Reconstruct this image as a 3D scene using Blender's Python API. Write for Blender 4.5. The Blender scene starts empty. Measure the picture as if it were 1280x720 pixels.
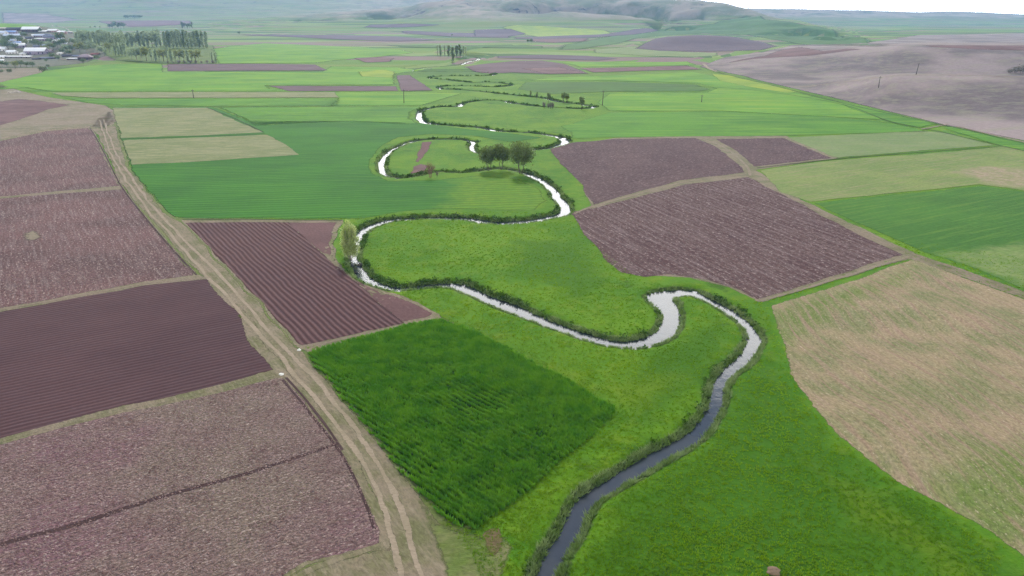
import bpy, math, random
import numpy as np
from mathutils import Vector, geometry
rnd = random.Random(7); rng = np.random.default_rng(11)
scene = bpy.context.scene; COL = scene.collection
# ------------------------------------------------------------------ camera model
H = 50.0; F = 860.0; HOR = 22.0
TH = math.atan((360 - HOR) / F); CT, ST = math.cos(TH), math.sin(TH)
KV = F / CT**2
def lin(c): c /= 255.; return c/12.92 if c <= .04045 else ((c+.055)/1.055)**2.4
ALB = 0.62
def C(r, g, b, k=1.0):
    if g > r*1.22 and g > b*1.15: b *= .58; r *= 1.08; k *= .95
    elif r > g and b > g and r < 150: b *= .90; g *= .97; k *= .93
    return (min(1, lin(r)*ALB*k), min(1, lin(g)*ALB*k), min(1, lin(b)*ALB*k), 1)
# ------------------------------------------------------------------ noise
def vnoise(x, y, seed=0):
    xi = np.floor(x).astype(np.int64); yi = np.floor(y).astype(np.int64)
    xf = x-xi; yf = y-yi; xf = xf*xf*(3-2*xf); yf = yf*yf*(3-2*yf)
    def h(a, b):
        n = (a*374761393 + b*668265263 + seed*974634777) & 0xffffffff
        n = ((n ^ (n >> 13))*1274126177) & 0xffffffff
        return ((n ^ (n >> 16)) & 0xffff)/65535.
    return (h(xi, yi)*(1-xf)+h(xi+1, yi)*xf)*(1-yf)+(h(xi, yi+1)*(1-xf)+h(xi+1, yi+1)*xf)*yf
def fbm(x, y, s, o=4, seed=0):
    r = 0; a = 1; t = 0
    for k in range(o):
        r = r+a*vnoise(x/s+31.7*k, y/s-17.3*k, seed+k); t += a; a *= .5; s *= .5
    return r/t
# ------------------------------------------------------------------ terrain relief (ridges given by crest lines)
U2A = CT/F
def sm(x): x = np.clip(x, 0, 1); return x*x*(3-2*x)
UD = np.arange(-900, 2201, 5.0)
def curve(pts):
    p = np.array(pts, float); y = np.interp(UD, p[:, 0], p[:, 1]); k = np.hanning(11); k /= k.sum()
    return np.convolve(np.pad(y, 5, 'edge'), k, 'valid')
# each ridge: list of (u, crest pixel row, distance), front width, back width, back level
RID = [
 ([(830, 77, 900), (881, 75, 860), (940, 71.5, 820), (1032, 66, 800), (1080, 61, 780), (1149, 56.5, 750), (1280, 57, 740), (1500, 55, 740)], 210, 600, .35, 15),
 ([(960, 112, 600), (1010, 109, 590), (1060, 103, 560), (1100, 97, 530), (1135, 93.5, 505), (1200, 94.5, 490), (1280, 96.5, 470), (1500, 95, 440)], 112, 75, .0, 5),
 ([(860, 108, 690), (900, 95.0, 680), (940, 92.5, 680), (1000, 90.5, 680), (1060, 91, 680), (1100, 94, 680), (1150, 95, 680)], 75, 45, 0, 4),
 ([(770, 60, 1300), (800, 54, 1320), (830, 46.5, 1340), (870, 44.5, 1340), (910, 46, 1340), (950, 53, 1320), (990, 60, 1300)], 300, 300, 0, 16),
 ([(955, 68, 1150), (975, 62, 1150), (1003, 57.5, 1150), (1025, 62, 1150), (1045, 67, 1150)], 160, 150, 0, 5),
 ([(250, 30, 3500), (380, 19, 3500), (450, 13, 3600), (520, 7, 3700), (600, 2, 3700), (700, -2.5, 3700), (790, -1, 3700), (860, 3, 3700), (900, 7.5, 3600), (940, 15, 3300), (966, 22, 3000), (1006, 28, 2700), (1046, 36, 2300), (1089, 47, 1800), (1123, 57, 1400), (1160, 70, 1100)], 1500, 1500, .5, 40),
 ([(700, 16, 5600), (800, 9.5, 5600), (940, 10.5, 5600), (1000, 12, 5600), (1100, 14, 5600), (1150, 15.5, 5600), (1180, 14, 5600), (1220, 15.5, 5600), (1280, 18.5, 5600), (1500, 17, 5600)], 1900, 1500, .6, 30),
 ([(-900, -20, 7000), (0, -14, 7000), (200, -10, 7000), (400, -12, 7000), (600, -4, 7000), (700, 5, 7000), (800, 18, 7000), (1000, 28, 7000)], 4400, 2000, .8, 60),
 ([(-600, 30, 5000), (60, 14, 5000), (120, 6, 4900), (170, 2, 4800), (220, 5, 4900), (300, 14, 5000), (420, 22, 5000)], 900, 900, 0, 20),
 ([(-700, 24, 1500), (-150, 27, 1500), (0, 29.5, 1500), (35, 31, 1500), (60, 34.5, 1450), (95, 44, 1350), (130, 54, 1200), (160, 62, 1100)], 560, 450, .15, 20),
]
RC = []
for pts, wf, wb, bl, ns in RID:
    cu = curve([(p[0], p[1]) for p in pts]); cd = curve([(p[0], p[2]) for p in pts])
    RC.append((np.maximum(0, H - (cu-HOR)/KV*cd), cd, wf, wb, bl, ns))
VG = None
def relief(X, Y):
    X = np.asarray(X, float); Y = np.asarray(Y, float)
    Yp = np.maximum(Y, 1.0); u = np.clip(640 + (X/Yp)/U2A, -890, 2190)
    out = np.zeros_like(X)
    for zt, cd, wf, wb, bl, ns in RC:
        z = np.interp(u, UD, zt); d = np.interp(u, UD, cd)
        t = (Yp - d)
        f = np.where(t < 0, sm(1+t/wf)**1.15, bl+(1-bl)*sm(1-t/wb))
        n = fbm(X, Y, ns*7, 4, 5)-.5
        out += (np.maximum(z*f, 0)+1e-6)**4*(1+(9. if cd.mean() > 2500 and cd.mean() < 4500 else 1.5 if cd.mean() > 6000 else 3. if cd.mean() > 4500 else 1.4)*n*np.clip(-t/wf*3, 0, 1))
    out = np.maximum(out, 0)**.25
    und = (fbm(X, Y, 260, 3, 9)-.5)*1.6*sm((Yp-500)/900)
    out = np.where(Y > 60, np.maximum(out-.35, 0)*1.0+und, 0)
    return out
# ------------------------------------------------------------------ river centre line
def ray(u, v):
    a = (u-640)/F; b = (360-v)/F
    return np.array([a, CT+b*ST, -ST+b*CT])
def G0(u, v):
    d = ray(u, v); t = H/max(1e-4, -d[2]); return np.array([d[0]*t, d[1]*t])
def G(u, v):
    """ground point seen at that place of the photograph, on the real relief"""
    d = ray(u, v); t = 40*1.006**np.arange(0, 1000); X = d[0]*t; Y = d[1]*t; Z = H+d[2]*t
    g = Z-relief(X, Y); k = np.argmax(g < 0)
    if g[k] >= 0: k = len(t)-1
    if k == 0: return np.array([X[0], Y[0]])
    f = g[k-1]/(g[k-1]-g[k]+1e-9); tt = t[k-1]+(t[k]-t[k-1])*f
    return np.array([d[0]*tt, d[1]*tt])
RIV = [(640,790,3.6),(668,740,3.5),(682,715,3.4),(696,690,3.4),(710,668,3.3),(722,648,3.3),(738,624,3.4),(766,602,3.5),(798,583,3.5),(830,562,3.4),(862,545,3.3),(880,527,3.1),(890,508,2.9),(896,487,2.7),(908,466,2.9),(926,450,3.4),(941,432,3.4),(945,417,3.2),(930,399,3.2),(908,386,3.3),(885,374,3.6),(862,364,4.0),(838,366,5.0),(826,371,5.4),(836,381,4.4),(842,397,3.4),(832,411,3.4),(812,421,3.7),(786,427,3.6),(762,427,3.3),(738,421,3.2),(710,411,3.2),(680,400,3.2),(655,391,3.6),(636,384,3.8),(612,374,3.7),(592,364,3.6),(572,356,3.6),(548,355,3.3),(520,357,3.2),(497,359,3.5),(474,354,4.0),(457,345,4.2),(447,334,3.8),(444,320,3.2),(446,303,2.8),(450,291,3.0),(464,281,3.8),(484,275,3.6),(510,272,3.5),(545,271,3.5),(580,271.5,3.6),(600,275,3.9),(622,277,3.8),(650,276,3.9),(680,272,4.0),(702,266,4.6),(705,257,4.8),(697,245,4.6),(688,234,4.8),(675,223,4.8),(655,215,4.4),(628,210,4.2),(602,212,3.6),(575,215,2.4),(549,214,2.2),(520,219,2.6),(497,221,3.4),(481,216,3.4),(478,204,3.9),(484,192,3.7),(498,182,3.3),(520,175,3.6),(550,173.5,3.4),(575,174,3.6),(592,177,3.6),(589,183,3.6),(598,190,3.8),(616,192,3.8),(640,189,4.6),(665,186.5,4.8),(690,183,5.2),(706,177,6),(700,171,4.6),(668,166,3.6),(640,164.5,3.6),(620,162.5,5.5),(600,159,4.2),(575,157.5,3.2),(548,155,4),(530,152,5.5),(524,145,4.5),(528,137.5,3.8),(548,133.5,4),(572,132.5,6),(580,128.5,4),(600,125.5,3.6),(625,125.5,3.6),(645,129,5),(670,132.5,3),(700,134.5,3),(728,135.5,5.5),(742,133,5),(722,129.5,4.5),(700,127,4.5),(680,122.5,5.2),(655,119.8,5.2),(625,117,3.5),(600,114,3.5),(572,111.8,4.5),(550,110.8,3.5),(556,107.6,3.5),(590,107.4,4.5),(620,108.4,7.5),(640,105.6,4),(612,102.6,4),(589,103,5),(560,99.8,4),(536,97.2,4),(556,95,4),(600,95,4),(618,92.6,4),(590,89.5,4),(550,89.2,4),(516,88.5,4),(530,84.6,4),(571,81.5,5),(585,77,5),(598,74,7),(592,71,5),(560,69,4),(600,62,4),(660,57,4)]
def wf(i, u, v, w):
    k = .88 if (v < 432 and v > 350 and u < 870 and u > 560) else .8 if (v <= 292 and v > 262) else .64
    return w*k*(.9 if v < 160 else 1)
rp = np.array([list(G0(u, v))+[wf(i, u, v, w)] for i, (u, v, w) in enumerate(RIV)])
def catmull(p, step):
    out = []
    for i in range(len(p)-1):
        p0 = p[max(0, i-1)]; p1 = p[i]; p2 = p[i+1]; p3 = p[min(len(p)-1, i+2)]
        n = max(2, int(np.linalg.norm(p2[:2]-p1[:2])/step))
        for t in np.arange(n)/n:
            q = .5*((2*p1)+(-p0+p2)*t+(2*p0-5*p1+4*p2-p3)*t*t+(-p0+3*p1-3*p2+p3)*t**3)
            if len(p1) > 2: q[2] = p1[2]*(1-t)+p2[2]*t
            out.append(q)
    out.append(p[-1]); return np.array(out)
rc = catmull(rp, 1.6)
# thin out the far samples
keep = [0]
for i in range(1, len(rc)):
    if np.linalg.norm(rc[i, :2]-rc[keep[-1], :2]) >= max(1.2, .006*rc[i, 1]): keep.append(i)
rc = rc[keep]
rcx = rc[:, 0]+(vnoise(rc[:, 0]/7, rc[:, 1]/7, 3)-.5)*1.1; rcy = rc[:, 1]+(vnoise(rc[:, 0]/7, rc[:, 1]/7, 4)-.5)*1.1
rc = np.stack([rcx, rcy, rc[:, 2]*(1.08+.34*(vnoise(rcx/5, rcy/5, 8)-.5))], 1)
RCELL = {}
for i, (x, y, w) in enumerate(rc[:-1]):
    RCELL.setdefault((int(x//40), int(y//40)), []).append(i)
def river_dist(X, Y):
    """signed distance to the water's edge (negative inside)"""
    X = np.asarray(X, float); Y = np.asarray(Y, float)
    out = np.full(X.shape, 60.0); ci = (X//40).astype(int); cj = (Y//40).astype(int)
    key = ci*100000+cj; order = np.argsort(key, kind='stable'); ks = key[order]
    st = np.flatnonzero(np.r_[True, ks[1:] != ks[:-1]]); en = np.r_[st[1:], len(ks)]
    for s, e in zip(st, en):
        idx = order[s:e]; a, b = ci[idx[0]], cj[idx[0]]
        seg = []
        for da in (-1, 0, 1):
            for db in (-1, 0, 1): seg += RCELL.get((a+da, b+db), [])
        if not seg: continue
        seg = np.array(seg); A = rc[seg]; B = rc[seg+1]; d = B[:, :2]-A[:, :2]; L = (d**2).sum(1)+1e-9
        for c in range(0, len(idx), 4000):
            ii = idx[c:c+4000]
            px = X[ii][:, None]-A[:, 0]; py = Y[ii][:, None]-A[:, 1]
            t = np.clip((px*d[:, 0]+py*d[:, 1])/L, 0, 1)
            q = np.hypot(px-t*d[:, 0], py-t*d[:, 1])-(A[:, 2]*(1-t)+B[:, 2]*t)/2
            out[ii] = q.min(1)
    return out
WZ = -0.55
def ground_z(X, Y, rd=None):
    z = relief(X, Y)
    if rd is None: rd = river_dist(X, Y)
    bank = np.interp(rd, [-3, -.8, 0, .35, .9, 1.8, 3.5, 8], [-1.5, -1.0, WZ-.1, -.38, -.08, .12, .10, 0])
    wob = (fbm(X, Y, 2.2, 2, 21)-.5)*.35*sm((rd+.3)/.5)*sm((6-rd)/3)
    lift = np.where(rd < 20, sm((20-rd)/12), 0)
    return z*(1-lift)+bank+wob
def gz(x, y): return float(ground_z(np.array([x]), np.array([y]))[0])
# ------------------------------------------------------------------ mesh helpers
def mesh_obj(name, V, Fc, mat=None, parent=None, smooth=False, attrs=None, loc=None):
    me = bpy.data.meshes.new(name)
    V = np.asarray(V, float); me.vertices.add(len(V)); me.vertices.foreach_set('co', V.ravel())
    if isinstance(Fc, np.ndarray):
        n, k = Fc.shape; me.loops.add(n*k); me.loops.foreach_set('vertex_index', Fc.ravel().astype(np.int32))
        me.polygons.add(n); me.polygons.foreach_set('loop_start', np.arange(0, n*k, k, dtype=np.int32)); me.polygons.foreach_set('loop_total', np.full(n, k, np.int32))
    else:
        L = np.concatenate([np.asarray(f) for f in Fc]).astype(np.int32); T = np.array([len(f) for f in Fc], np.int32)
        me.loops.add(len(L)); me.loops.foreach_set('vertex_index', L); me.polygons.add(len(T))
        me.polygons.foreach_set('loop_start', np.r_[0, np.cumsum(T)[:-1]].astype(np.int32)); me.polygons.foreach_set('loop_total', T)
    me.update(calc_edges=True); me.validate()
    if smooth: me.polygons.foreach_set('use_smooth', np.ones(len(me.polygons), bool))
    for an, av in (attrs or {}).items():
        a = me.attributes.new(an, 'FLOAT', 'POINT'); a.data.foreach_set('value', np.asarray(av, np.float32))
    if mat: me.materials.append(mat)
    o = bpy.data.objects.new(name, me); COL.objects.link(o)
    if parent is not None: o.parent = parent
    if loc is not None: o.location = loc
    return o
def struct(o): o['kind'] = 'structure'; return o
def tag(o, label, cat, group=None, kind=None):
    o['label'] = label; o['category'] = cat
    if group: o['group'] = group
    if kind: o['kind'] = kind
    return o
# ------------------------------------------------------------------ materials
class NT:
    def __init__(s, name):
        s.m = bpy.data.materials.new(name); s.m.use_nodes = True; s.t = s.m.node_tree; s.n = s.t.nodes; s.l = s.t.links
        s.b = s.n['Principled BSDF']; s.out = s.n['Material Output']; s.b.inputs['Roughness'].default_value = .9
        s.b.inputs['Specular IOR Level'].default_value = .06
    def new(s, t, **k):
        n = s.n.new(t)
        for a, v in k.items(): setattr(n, a, v)
        return n
    def put(s, sock, v):
        if hasattr(v, 'is_linked') or isinstance(v, bpy.types.NodeSocket): s.l.new(v, sock)
        else: sock.default_value = v
    def mp(s, vec, rot=0, sc=(1, 1, 1), loc=(0, 0, 0)):
        n = s.new('ShaderNodeMapping'); n.inputs['Rotation'].default_value = (0, 0, rot); n.inputs['Scale'].default_value = sc; n.inputs['Location'].default_value = loc
        s.l.new(vec, n.inputs['Vector']); return n.outputs[0]
    def noise(s, vec, scale, detail=4, rough=.55, dist=0):
        n = s.new('ShaderNodeTexNoise'); s.l.new(vec, n.inputs['Vector']); n.inputs['Scale'].default_value = scale
        n.inputs['Detail'].default_value = detail; n.inputs['Roughness'].default_value = rough; n.inputs['Distortion'].default_value = dist
        return n.outputs['Fac']
    def rng(s, v, a, b, c=0., d=1., smooth=True):
        n = s.new('ShaderNodeMapRange'); n.interpolation_type = 'SMOOTHSTEP' if smooth else 'LINEAR'
        s.put(n.inputs[0], v)
        for i, q in enumerate((a, b, c, d)): s.put(n.inputs[1+i], q)
        return n.outputs[0]
    def math(s, op, a, b=0., c=None):
        n = s.new('ShaderNodeMath', operation=op); s.put(n.inputs[0], a); s.put(n.inputs[1], b)
        if c is not None: s.put(n.inputs[2], c)
        return n.outputs[0]
    def mix(s, f, a, b, mode='MIX'):
        n = s.new('ShaderNodeMix', data_type='RGBA', blend_type=mode); s.put(n.inputs[0], f); s.put(n.inputs[6], a); s.put(n.inputs[7], b)
        return n.outputs[2]
    def bump(s, h, dist=.1, strength=1.):
        n = s.new('ShaderNodeBump'); s.l.new(h, n.inputs['Height']); n.inputs['Distance'].default_value = dist; n.inputs['Strength'].default_value = strength
        s.l.new(n.outputs[0], s.b.inputs['Normal'])
    def alpha(s):
        a = s.new('ShaderNodeAttribute', attribute_name='edge'); g = s.new('ShaderNodeNewGeometry').outputs['Position']
        n = s.noise(g, .9, 5, .7)
        v = s.math('ADD', s.math('MULTIPLY', a.outputs['Fac'], .75), s.math('MULTIPLY', n, .55))
        w = s.new('ShaderNodeAttribute', attribute_name='soft').outputs['Fac']
        s.put(s.b.inputs['Alpha'], s.rng(v, s.math('SUBTRACT', .57, w), s.math('ADD', .57, w)))
MC = {}
def field_mat(name, c0, c1, c2=None, patch=25, rot=0., streak=1.2, stretch=14, sk=.5, rows=0, rowamp=.15, rowcol=None, rowmix=.5,
              clod=.35, warp=0, clodamp=.10, speck=None, speckn=.62, speckmix=.7, grain=.35, edge=True, gscale=None, alt=None):
    t = NT(name); g = t.new('ShaderNodeNewGeometry').outputs['Position']
    if warp:
        wn = t.new('ShaderNodeTexNoise'); t.l.new(g, wn.inputs['Vector']); wn.inputs['Scale'].default_value = .022; wn.inputs['Detail'].default_value = 2
        va = t.new('ShaderNodeVectorMath', operation='MULTIPLY_ADD'); t.l.new(wn.outputs['Color'], va.inputs[0]); va.inputs[1].default_value = (warp, warp, 0); t.l.new(g, va.inputs[2]); g0 = g; P = t.mp(va.outputs[0], rot=-rot)
    else: P = t.mp(g, rot=-rot)                                # x along the rows
    c = t.mix(t.rng(t.noise(g, 1/patch, 5, .6), .38, .62), c0, c1)
    if alt:
        aa = t.new('ShaderNodeAttribute', attribute_name='alt').outputs['Fac']
        aa = t.rng(t.math('ADD', aa, t.math('MULTIPLY', t.math('SUBTRACT', t.noise(g, .13, 5, .7), .5), 1.0)), .25, .8)
        c = t.mix(aa, c, t.mix(t.rng(t.noise(g, .3, 4, .6), .4, .6), alt[0], alt[1]))
    S = t.mp(P, sc=(1/(streak*stretch), 1/streak, 1))
    sn = t.noise(S, 1, 4, .6)
    if c2: c = t.mix(t.math('MULTIPLY', t.rng(sn, .45, .68), sk), c, c2)
    gs = gscale or clod
    gn = t.noise(t.mp(P, sc=(1/(gs*1.8), 1/gs, 1)), 1, 3, .65)
    c = t.mix(t.rng(gn, .3, .7, .0, grain), c, t.mix(1, c, (.35, .35, .35, 1), 'MULTIPLY'))
    if speck:
        c = t.mix(t.math('MULTIPLY', t.rng(t.noise(t.mp(P, sc=(1/(gs*2.2), 1/gs, 1), loc=(7, 3, 1)), 1, 4, .75), speckn, speckn+.09), speckmix), c, speck)
    hgt = t.math('MULTIPLY', gn, clodamp)
    if rows:
        sp = t.new('ShaderNodeSeparateXYZ'); t.l.new(P, sp.inputs[0])
        yy = t.math('ADD', t.math('MULTIPLY', sp.outputs[1], 2*math.pi/rows), t.math('MULTIPLY', t.noise(g, .12, 2), 5.0))
        w = t.rng(t.math('SINE', yy), -1, 1, 0, 1, False)
        if rowcol: c = t.mix(t.math('MULTIPLY', t.rng(w, .55, .05), rowmix), c, rowcol)
        hgt = t.math('ADD', hgt, t.math('MULTIPLY', w, rowamp))
    t.put(t.b.inputs['Base Color'], c); t.bump(hgt, 1.3)
    if edge: t.alpha()
    return t.m
def plain(name, c, rough=.8, var=.25, vs=1.5, metal=0, tl=0):
    t = NT(name); g = t.new('ShaderNodeTexCoord').outputs['Object']
    cc = t.mix(t.rng(t.noise(g, vs, 4, .6), .3, .7, 0, var), c, t.mix(1, c, (.45, .45, .42, 1), 'MULTIPLY'))
    t.put(t.b.inputs['Base Color'], cc); t.b.inputs['Roughness'].default_value = rough; t.b.inputs['Metallic'].default_value = metal
    return t.m
def leafmat(name, ca, cb, transl=.25, ws=.25):
    t = NT(name); a = t.new('ShaderNodeAttribute', attribute_name='rv').outputs['Fac']; g = t.new('ShaderNodeNewGeometry').outputs['Position']
    c = t.mix(t.math('ADD', t.math('MULTIPLY', a, .55), t.math('MULTIPLY', t.rng(t.noise(g, ws, 3), .35, .65), .45)), ca, cb)
    t.put(t.b.inputs['Base Color'], c); t.b.inputs['Roughness'].default_value = .75
    tr = t.new('ShaderNodeBsdfTranslucent'); t.put(tr.inputs[0], c); mx = t.new('ShaderNodeMixShader'); mx.inputs[0].default_value = transl
    t.l.new(t.b.outputs[0], mx.inputs[1]); t.l.new(tr.outputs[0], mx.inputs[2]); t.l.new(mx.outputs[0], t.out.inputs[0])
    return t.m
# ---- ground: meadow close by, mixed pasture and ploughland far off, green with shade painted in on the river banks
def ground_mat():
    t = NT('meadow_ground'); g = t.new('ShaderNodeNewGeometry').outputs['Position']
    a = t.noise(g, .035, 5, .62); b = t.noise(g, .3, 5, .65); c3 = t.noise(t.mp(g, sc=(1, 1.6, 1)), 2.2, 4, .7)
    c = t.mix(t.rng(a, .36, .64), C(102, 156, 34), C(74, 136, 28))
    c = t.mix(t.rng(b, .45, .75, 0, .55), c, C(128, 158, 56))
    c = t.mix(t.rng(t.noise(t.mp(g, loc=(50, 9, 0)), .07, 5, .7), .58, .68, 0, .6), c, C(52, 96, 36))
    c = t.mix(t.rng(c3, .3, .7, 0, .4), c, t.mix(1, c, (.45, .5, .4, 1), 'MULTIPLY'))
    for an, col, nn in (('lush', C(66, 124, 24), 3.), ('yel', C(140, 172, 44), 8.)):
        at_ = t.new('ShaderNodeAttribute', attribute_name=an).outputs['Fac']
        c = t.mix(t.rng(t.math('ADD', at_, t.math('MULTIPLY', t.math('SUBTRACT', t.noise(t.mp(g, loc=(nn, 0, 0)), .16, 5, .7), .5), .9)), .3, .75, 0, .8 if an == 'lush' else .3), c, t.mix(t.rng(c3, .3, .7, 0, .5), col, t.mix(1, col, (.5, .5, .5, 1), 'MULTIPLY')))
    # far plain: strips of pasture, fallow and ploughland
    sp = t.new('ShaderNodeSeparateXYZ'); t.l.new(g, sp.inputs[0])
    Q = t.mp(g, sc=(.0022, .011, 1), rot=.05)
    vo = t.new('ShaderNodeTexVoronoi', feature='F1'); t.l.new(Q, vo.inputs['Vector']); vo.inputs['Scale'].default_value = 1; vo.inputs['Randomness'].default_value = .9
    sc_ = t.new('ShaderNodeSeparateColor'); t.l.new(vo.outputs['Color'], sc_.inputs[0])
    far = t.mix(t.rng(sc_.outputs[0], .1, .9), C(92, 142, 66), C(130, 156, 84))
    far = t.mix(t.rng(sc_.outputs[1], .66, .70), far, C(134, 112, 110))
    far = t.mix(t.rng(sc_.outputs[2], .70, .74), far, C(60, 108, 62))
    far = t.mix(t.rng(t.noise(t.mp(g, sc=(.3, 1, 1)), .012, 4), .45, .65, 0, .6), far, C(112, 140, 80))
    c = t.mix(t.rng(sp.outputs[1], 560, 800), c, far)
    # bare heights
    hn = t.math('ADD', sp.outputs[2], t.math('MULTIPLY', t.noise(g, .004, 5, .6), 60))
    c = t.mix(t.math('MULTIPLY', t.math('MULTIPLY', t.rng(hn, 62, 92), t.rng(sp.outputs[1], 1900, 2300)), t.rng(sp.outputs[0], -1500, -500, .25, 1)), c, t.mix(t.rng(t.noise(g, .006, 5, .7), .4, .6), C(158, 148, 132), C(108, 120, 88)))
    rk = t.math('MULTIPLY', t.rng(t.noise(t.mp(g, sc=(1, 1.6, 1)), .011, 6, .75), .56, .62), t.math('MULTIPLY', t.rng(hn, 80, 110), t.rng(sp.outputs[1], 2300, 2800)))
    c = t.mix(rk, c, t.mix(t.rng(t.noise(g, .02, 4, .7), .45, .55), C(64, 66, 66), C(128, 124, 116)))
    at = t.new('ShaderNodeAttribute', attribute_name='bank').outputs['Fac']
    bk = t.math('ADD', at, t.math('MULTIPLY', t.math('SUBTRACT', b, .5), .8))
    c = t.mix(t.rng(bk, .25, .6), c, t.mix(t.rng(c3, .4, .6), C(46, 76, 32), C(84, 100, 54)))  # bank green darkened to carry the shade of the bank face
    t.put(t.b.inputs['Base Color'], c)
    t.bump(t.math('ADD', t.math('MULTIPLY', c3, .12), t.math('MULTIPLY', b, .35)), 1.0)
    return t.m
# ------------------------------------------------------------------ ground sheet
na, nd = 260, 640
az = np.linspace(-1.12, 1.12, na); dd = 24*(12000/24)**(np.arange(nd)/(nd-1))
AZ, DD = np.meshgrid(az, dd); gx = np.sin(AZ)*DD; gy = np.cos(AZ)*DD
gx += np.where(DD < 3000, 1, 0)*(rng.random(gx.shape)-.5)*DD*.003; 
gX, gY = gx.ravel(), gy.ravel(); RD = river_dist(gX, gY); GZ = ground_z(gX, gY, RD)
idx = np.arange(na*nd).reshape(nd, na)
quads = np.stack([idx[:-1, :-1], idx[:-1, 1:], idx[1:, 1:], idx[1:, :-1]], -1).reshape(-1, 4)
cell = DD[:-1, :-1].ravel()*.0112
qmin = RD[quads].min(1); flag = (qmin < (5.0+cell*1.2)) & (DD[:-1, :-1].ravel() < 2300) & (qmin < 55)
# keep only cells well inside the grid
quads_far = quads[~flag]; qf = quads[flag]
ed = {}
for q in qf:
    for a, b in ((q[0], q[1]), (q[1], q[2]), (q[2], q[3]), (q[3], q[0])):
        k = (min(a, b), max(a, b)); ed[k] = ed.get(k, 0)+1
bedges = [k for k, v in ed.items() if v == 1]
# extra points along the river
ex = []
tx = np.gradient(rc[:, 0]); ty = np.gradient(rc[:, 1]); tl = np.hypot(tx, ty)+1e-9; nx, ny = -ty/tl, tx/tl
dist = np.hypot(rc[:, 0], rc[:, 1])
for sgn in (-1, 1):
    for off in (-1.0, -.3, .0, .3, .6, .95, 1.5, 2.4, 3.6):
        o = sgn*(rc[:, 2]/2+off+(rng.random(len(rc))-.5)*.08)
        m = (dist < 260) | (np.isin(off, (-.3, .3, .95, 2.4)) & (dist < 2500))
        ex.append(np.stack([rc[:, 0]+nx*o, rc[:, 1]+ny*o], 1)[m])
        if True:
            mid = (rc[:-1, :2]+rc[1:, :2])/2; om = (o[:-1]+o[1:])/2
            ex.append((mid+np.stack([nx[:-1]*om, ny[:-1]*om], 1))[m[:-1] & (dist[:-1] < 170)])
ex.append(rc[:, :2]); ex = np.concatenate(ex)
erd = river_dist(ex[:, 0], ex[:, 1])
# which cell does each extra point fall in
ea = np.arctan2(ex[:, 0], ex[:, 1]); edd = np.hypot(ex[:, 0], ex[:, 1])
ia = ((ea+1.12)/(2.24/(na-1))).astype(int); idd = (np.log(np.maximum(edd, 1)/24)/math.log(500)*(nd-1)).astype(int)
fl2 = np.zeros((nd-1, na-1), bool); fl2.ravel()[flag] = True
ok = (ia > 0) & (ia < na-2) & (idd > 0) & (idd < nd-2)
ok &= fl2[np.clip(idd, 0, nd-2), np.clip(ia, 0, na-2)]
ex = ex[ok]
used = np.unique(qf); remap = {int(a): i for i, a in enumerate(used)}
pts = np.concatenate([np.stack([gX[used], gY[used]], 1), ex])
r = geometry.delaunay_2d_cdt([Vector((float(a), float(b))) for a, b in pts], [(remap[int(a)], remap[int(b)]) for a, b in bedges], [], 0, 1e-4, True)
vo = np.array([(v.x, v.y) for v in r[0]]); tri = np.array([f for f in r[2] if len(f) == 3]); orig = r[3]
cen = vo[tri].mean(1)
ca_ = ((np.arctan2(cen[:, 0], cen[:, 1])+1.12)/(2.24/(na-1))).astype(int); cd_ = (np.log(np.hypot(cen[:, 0], cen[:, 1])/24)/math.log(500)*(nd-1)).astype(int)
# inside test by parity of flagged region: use exact cells (jitter is small, so test by neighbours of the triangle's own grid corners)
inc = fl2[np.clip(cd_, 0, nd-2), np.clip(ca_, 0, na-2)]
# flood across non-boundary edges so that the test is exact
bset = set((remap[int(a)], remap[int(b)]) if remap[int(a)] < remap[int(b)] else (remap[int(b)], remap[int(a)]) for a, b in bedges)
in2out = {}
for i, og in enumerate(orig):
    for k in og: in2out[k] = i
bset = set((min(in2out[a], in2out[b]), max(in2out[a], in2out[b])) for a, b in bset)
par = list(range(len(tri)))
def find(a):
    while par[a] != a: par[a] = par[par[a]]; a = par[a]
    return a
em = {}
for i, f in enumerate(tri):
    for a, b in ((f[0], f[1]), (f[1], f[2]), (f[2], f[0])):
        k = (min(a, b), max(a, b))
        if k in bset: continue
        if k in em: par[find(i)] = find(em[k])
        else: em[k] = i
roots = np.array([find(i) for i in range(len(tri))]); keepm = np.zeros(len(tri), bool)
area = np.abs(np.cross(vo[tri[:, 1]]-vo[tri[:, 0]], vo[tri[:, 2]]-vo[tri[:, 0]]))
for rt in np.unique(roots):
    m = roots == rt
    if (inc[m]*area[m]).sum() > .5*area[m].sum(): keepm |= m
tri = tri[keepm]
vrd = river_dist(vo[:, 0], vo[:, 1]); vz = ground_z(vo[:, 0], vo[:, 1], vrd)
sgn = np.cross(vo[tri[:, 1]]-vo[tri[:, 0]], vo[tri[:, 2]]-vo[tri[:, 0]]) < 0
tri[sgn] = tri[sgn][:, ::-1]
# join: quads (split) + river triangles, river vertices that are grid points reuse the grid index
n0 = len(gX); mapv = np.zeros(len(vo), int)-1
for i, og in enumerate(orig):
    for k in og:
        if k < len(used): mapv[i] = used[k]; break
newi = np.flatnonzero(mapv < 0); mapv[newi] = n0+np.arange(len(newi))
V = np.concatenate([np.stack([gX, gY, GZ], 1), np.stack([vo[newi, 0], vo[newi, 1], vz[newi]], 1)])
rdall = np.concatenate([RD, vrd[newi]])
qa = quads_far
T = np.concatenate([qa[:, [0, 1, 2]], qa[:, [0, 2, 3]], mapv[tri]])
bank = np.interp(rdall, [-5, .3, .8, 1.5], [1, 1, .35, 0])
ground = struct(mesh_obj('ground', V, T, ground_mat(), smooth=True, attrs={'bank': bank}))
ground['label'] = 'bright green river meadow and valley floor running out to the hills'
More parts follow.
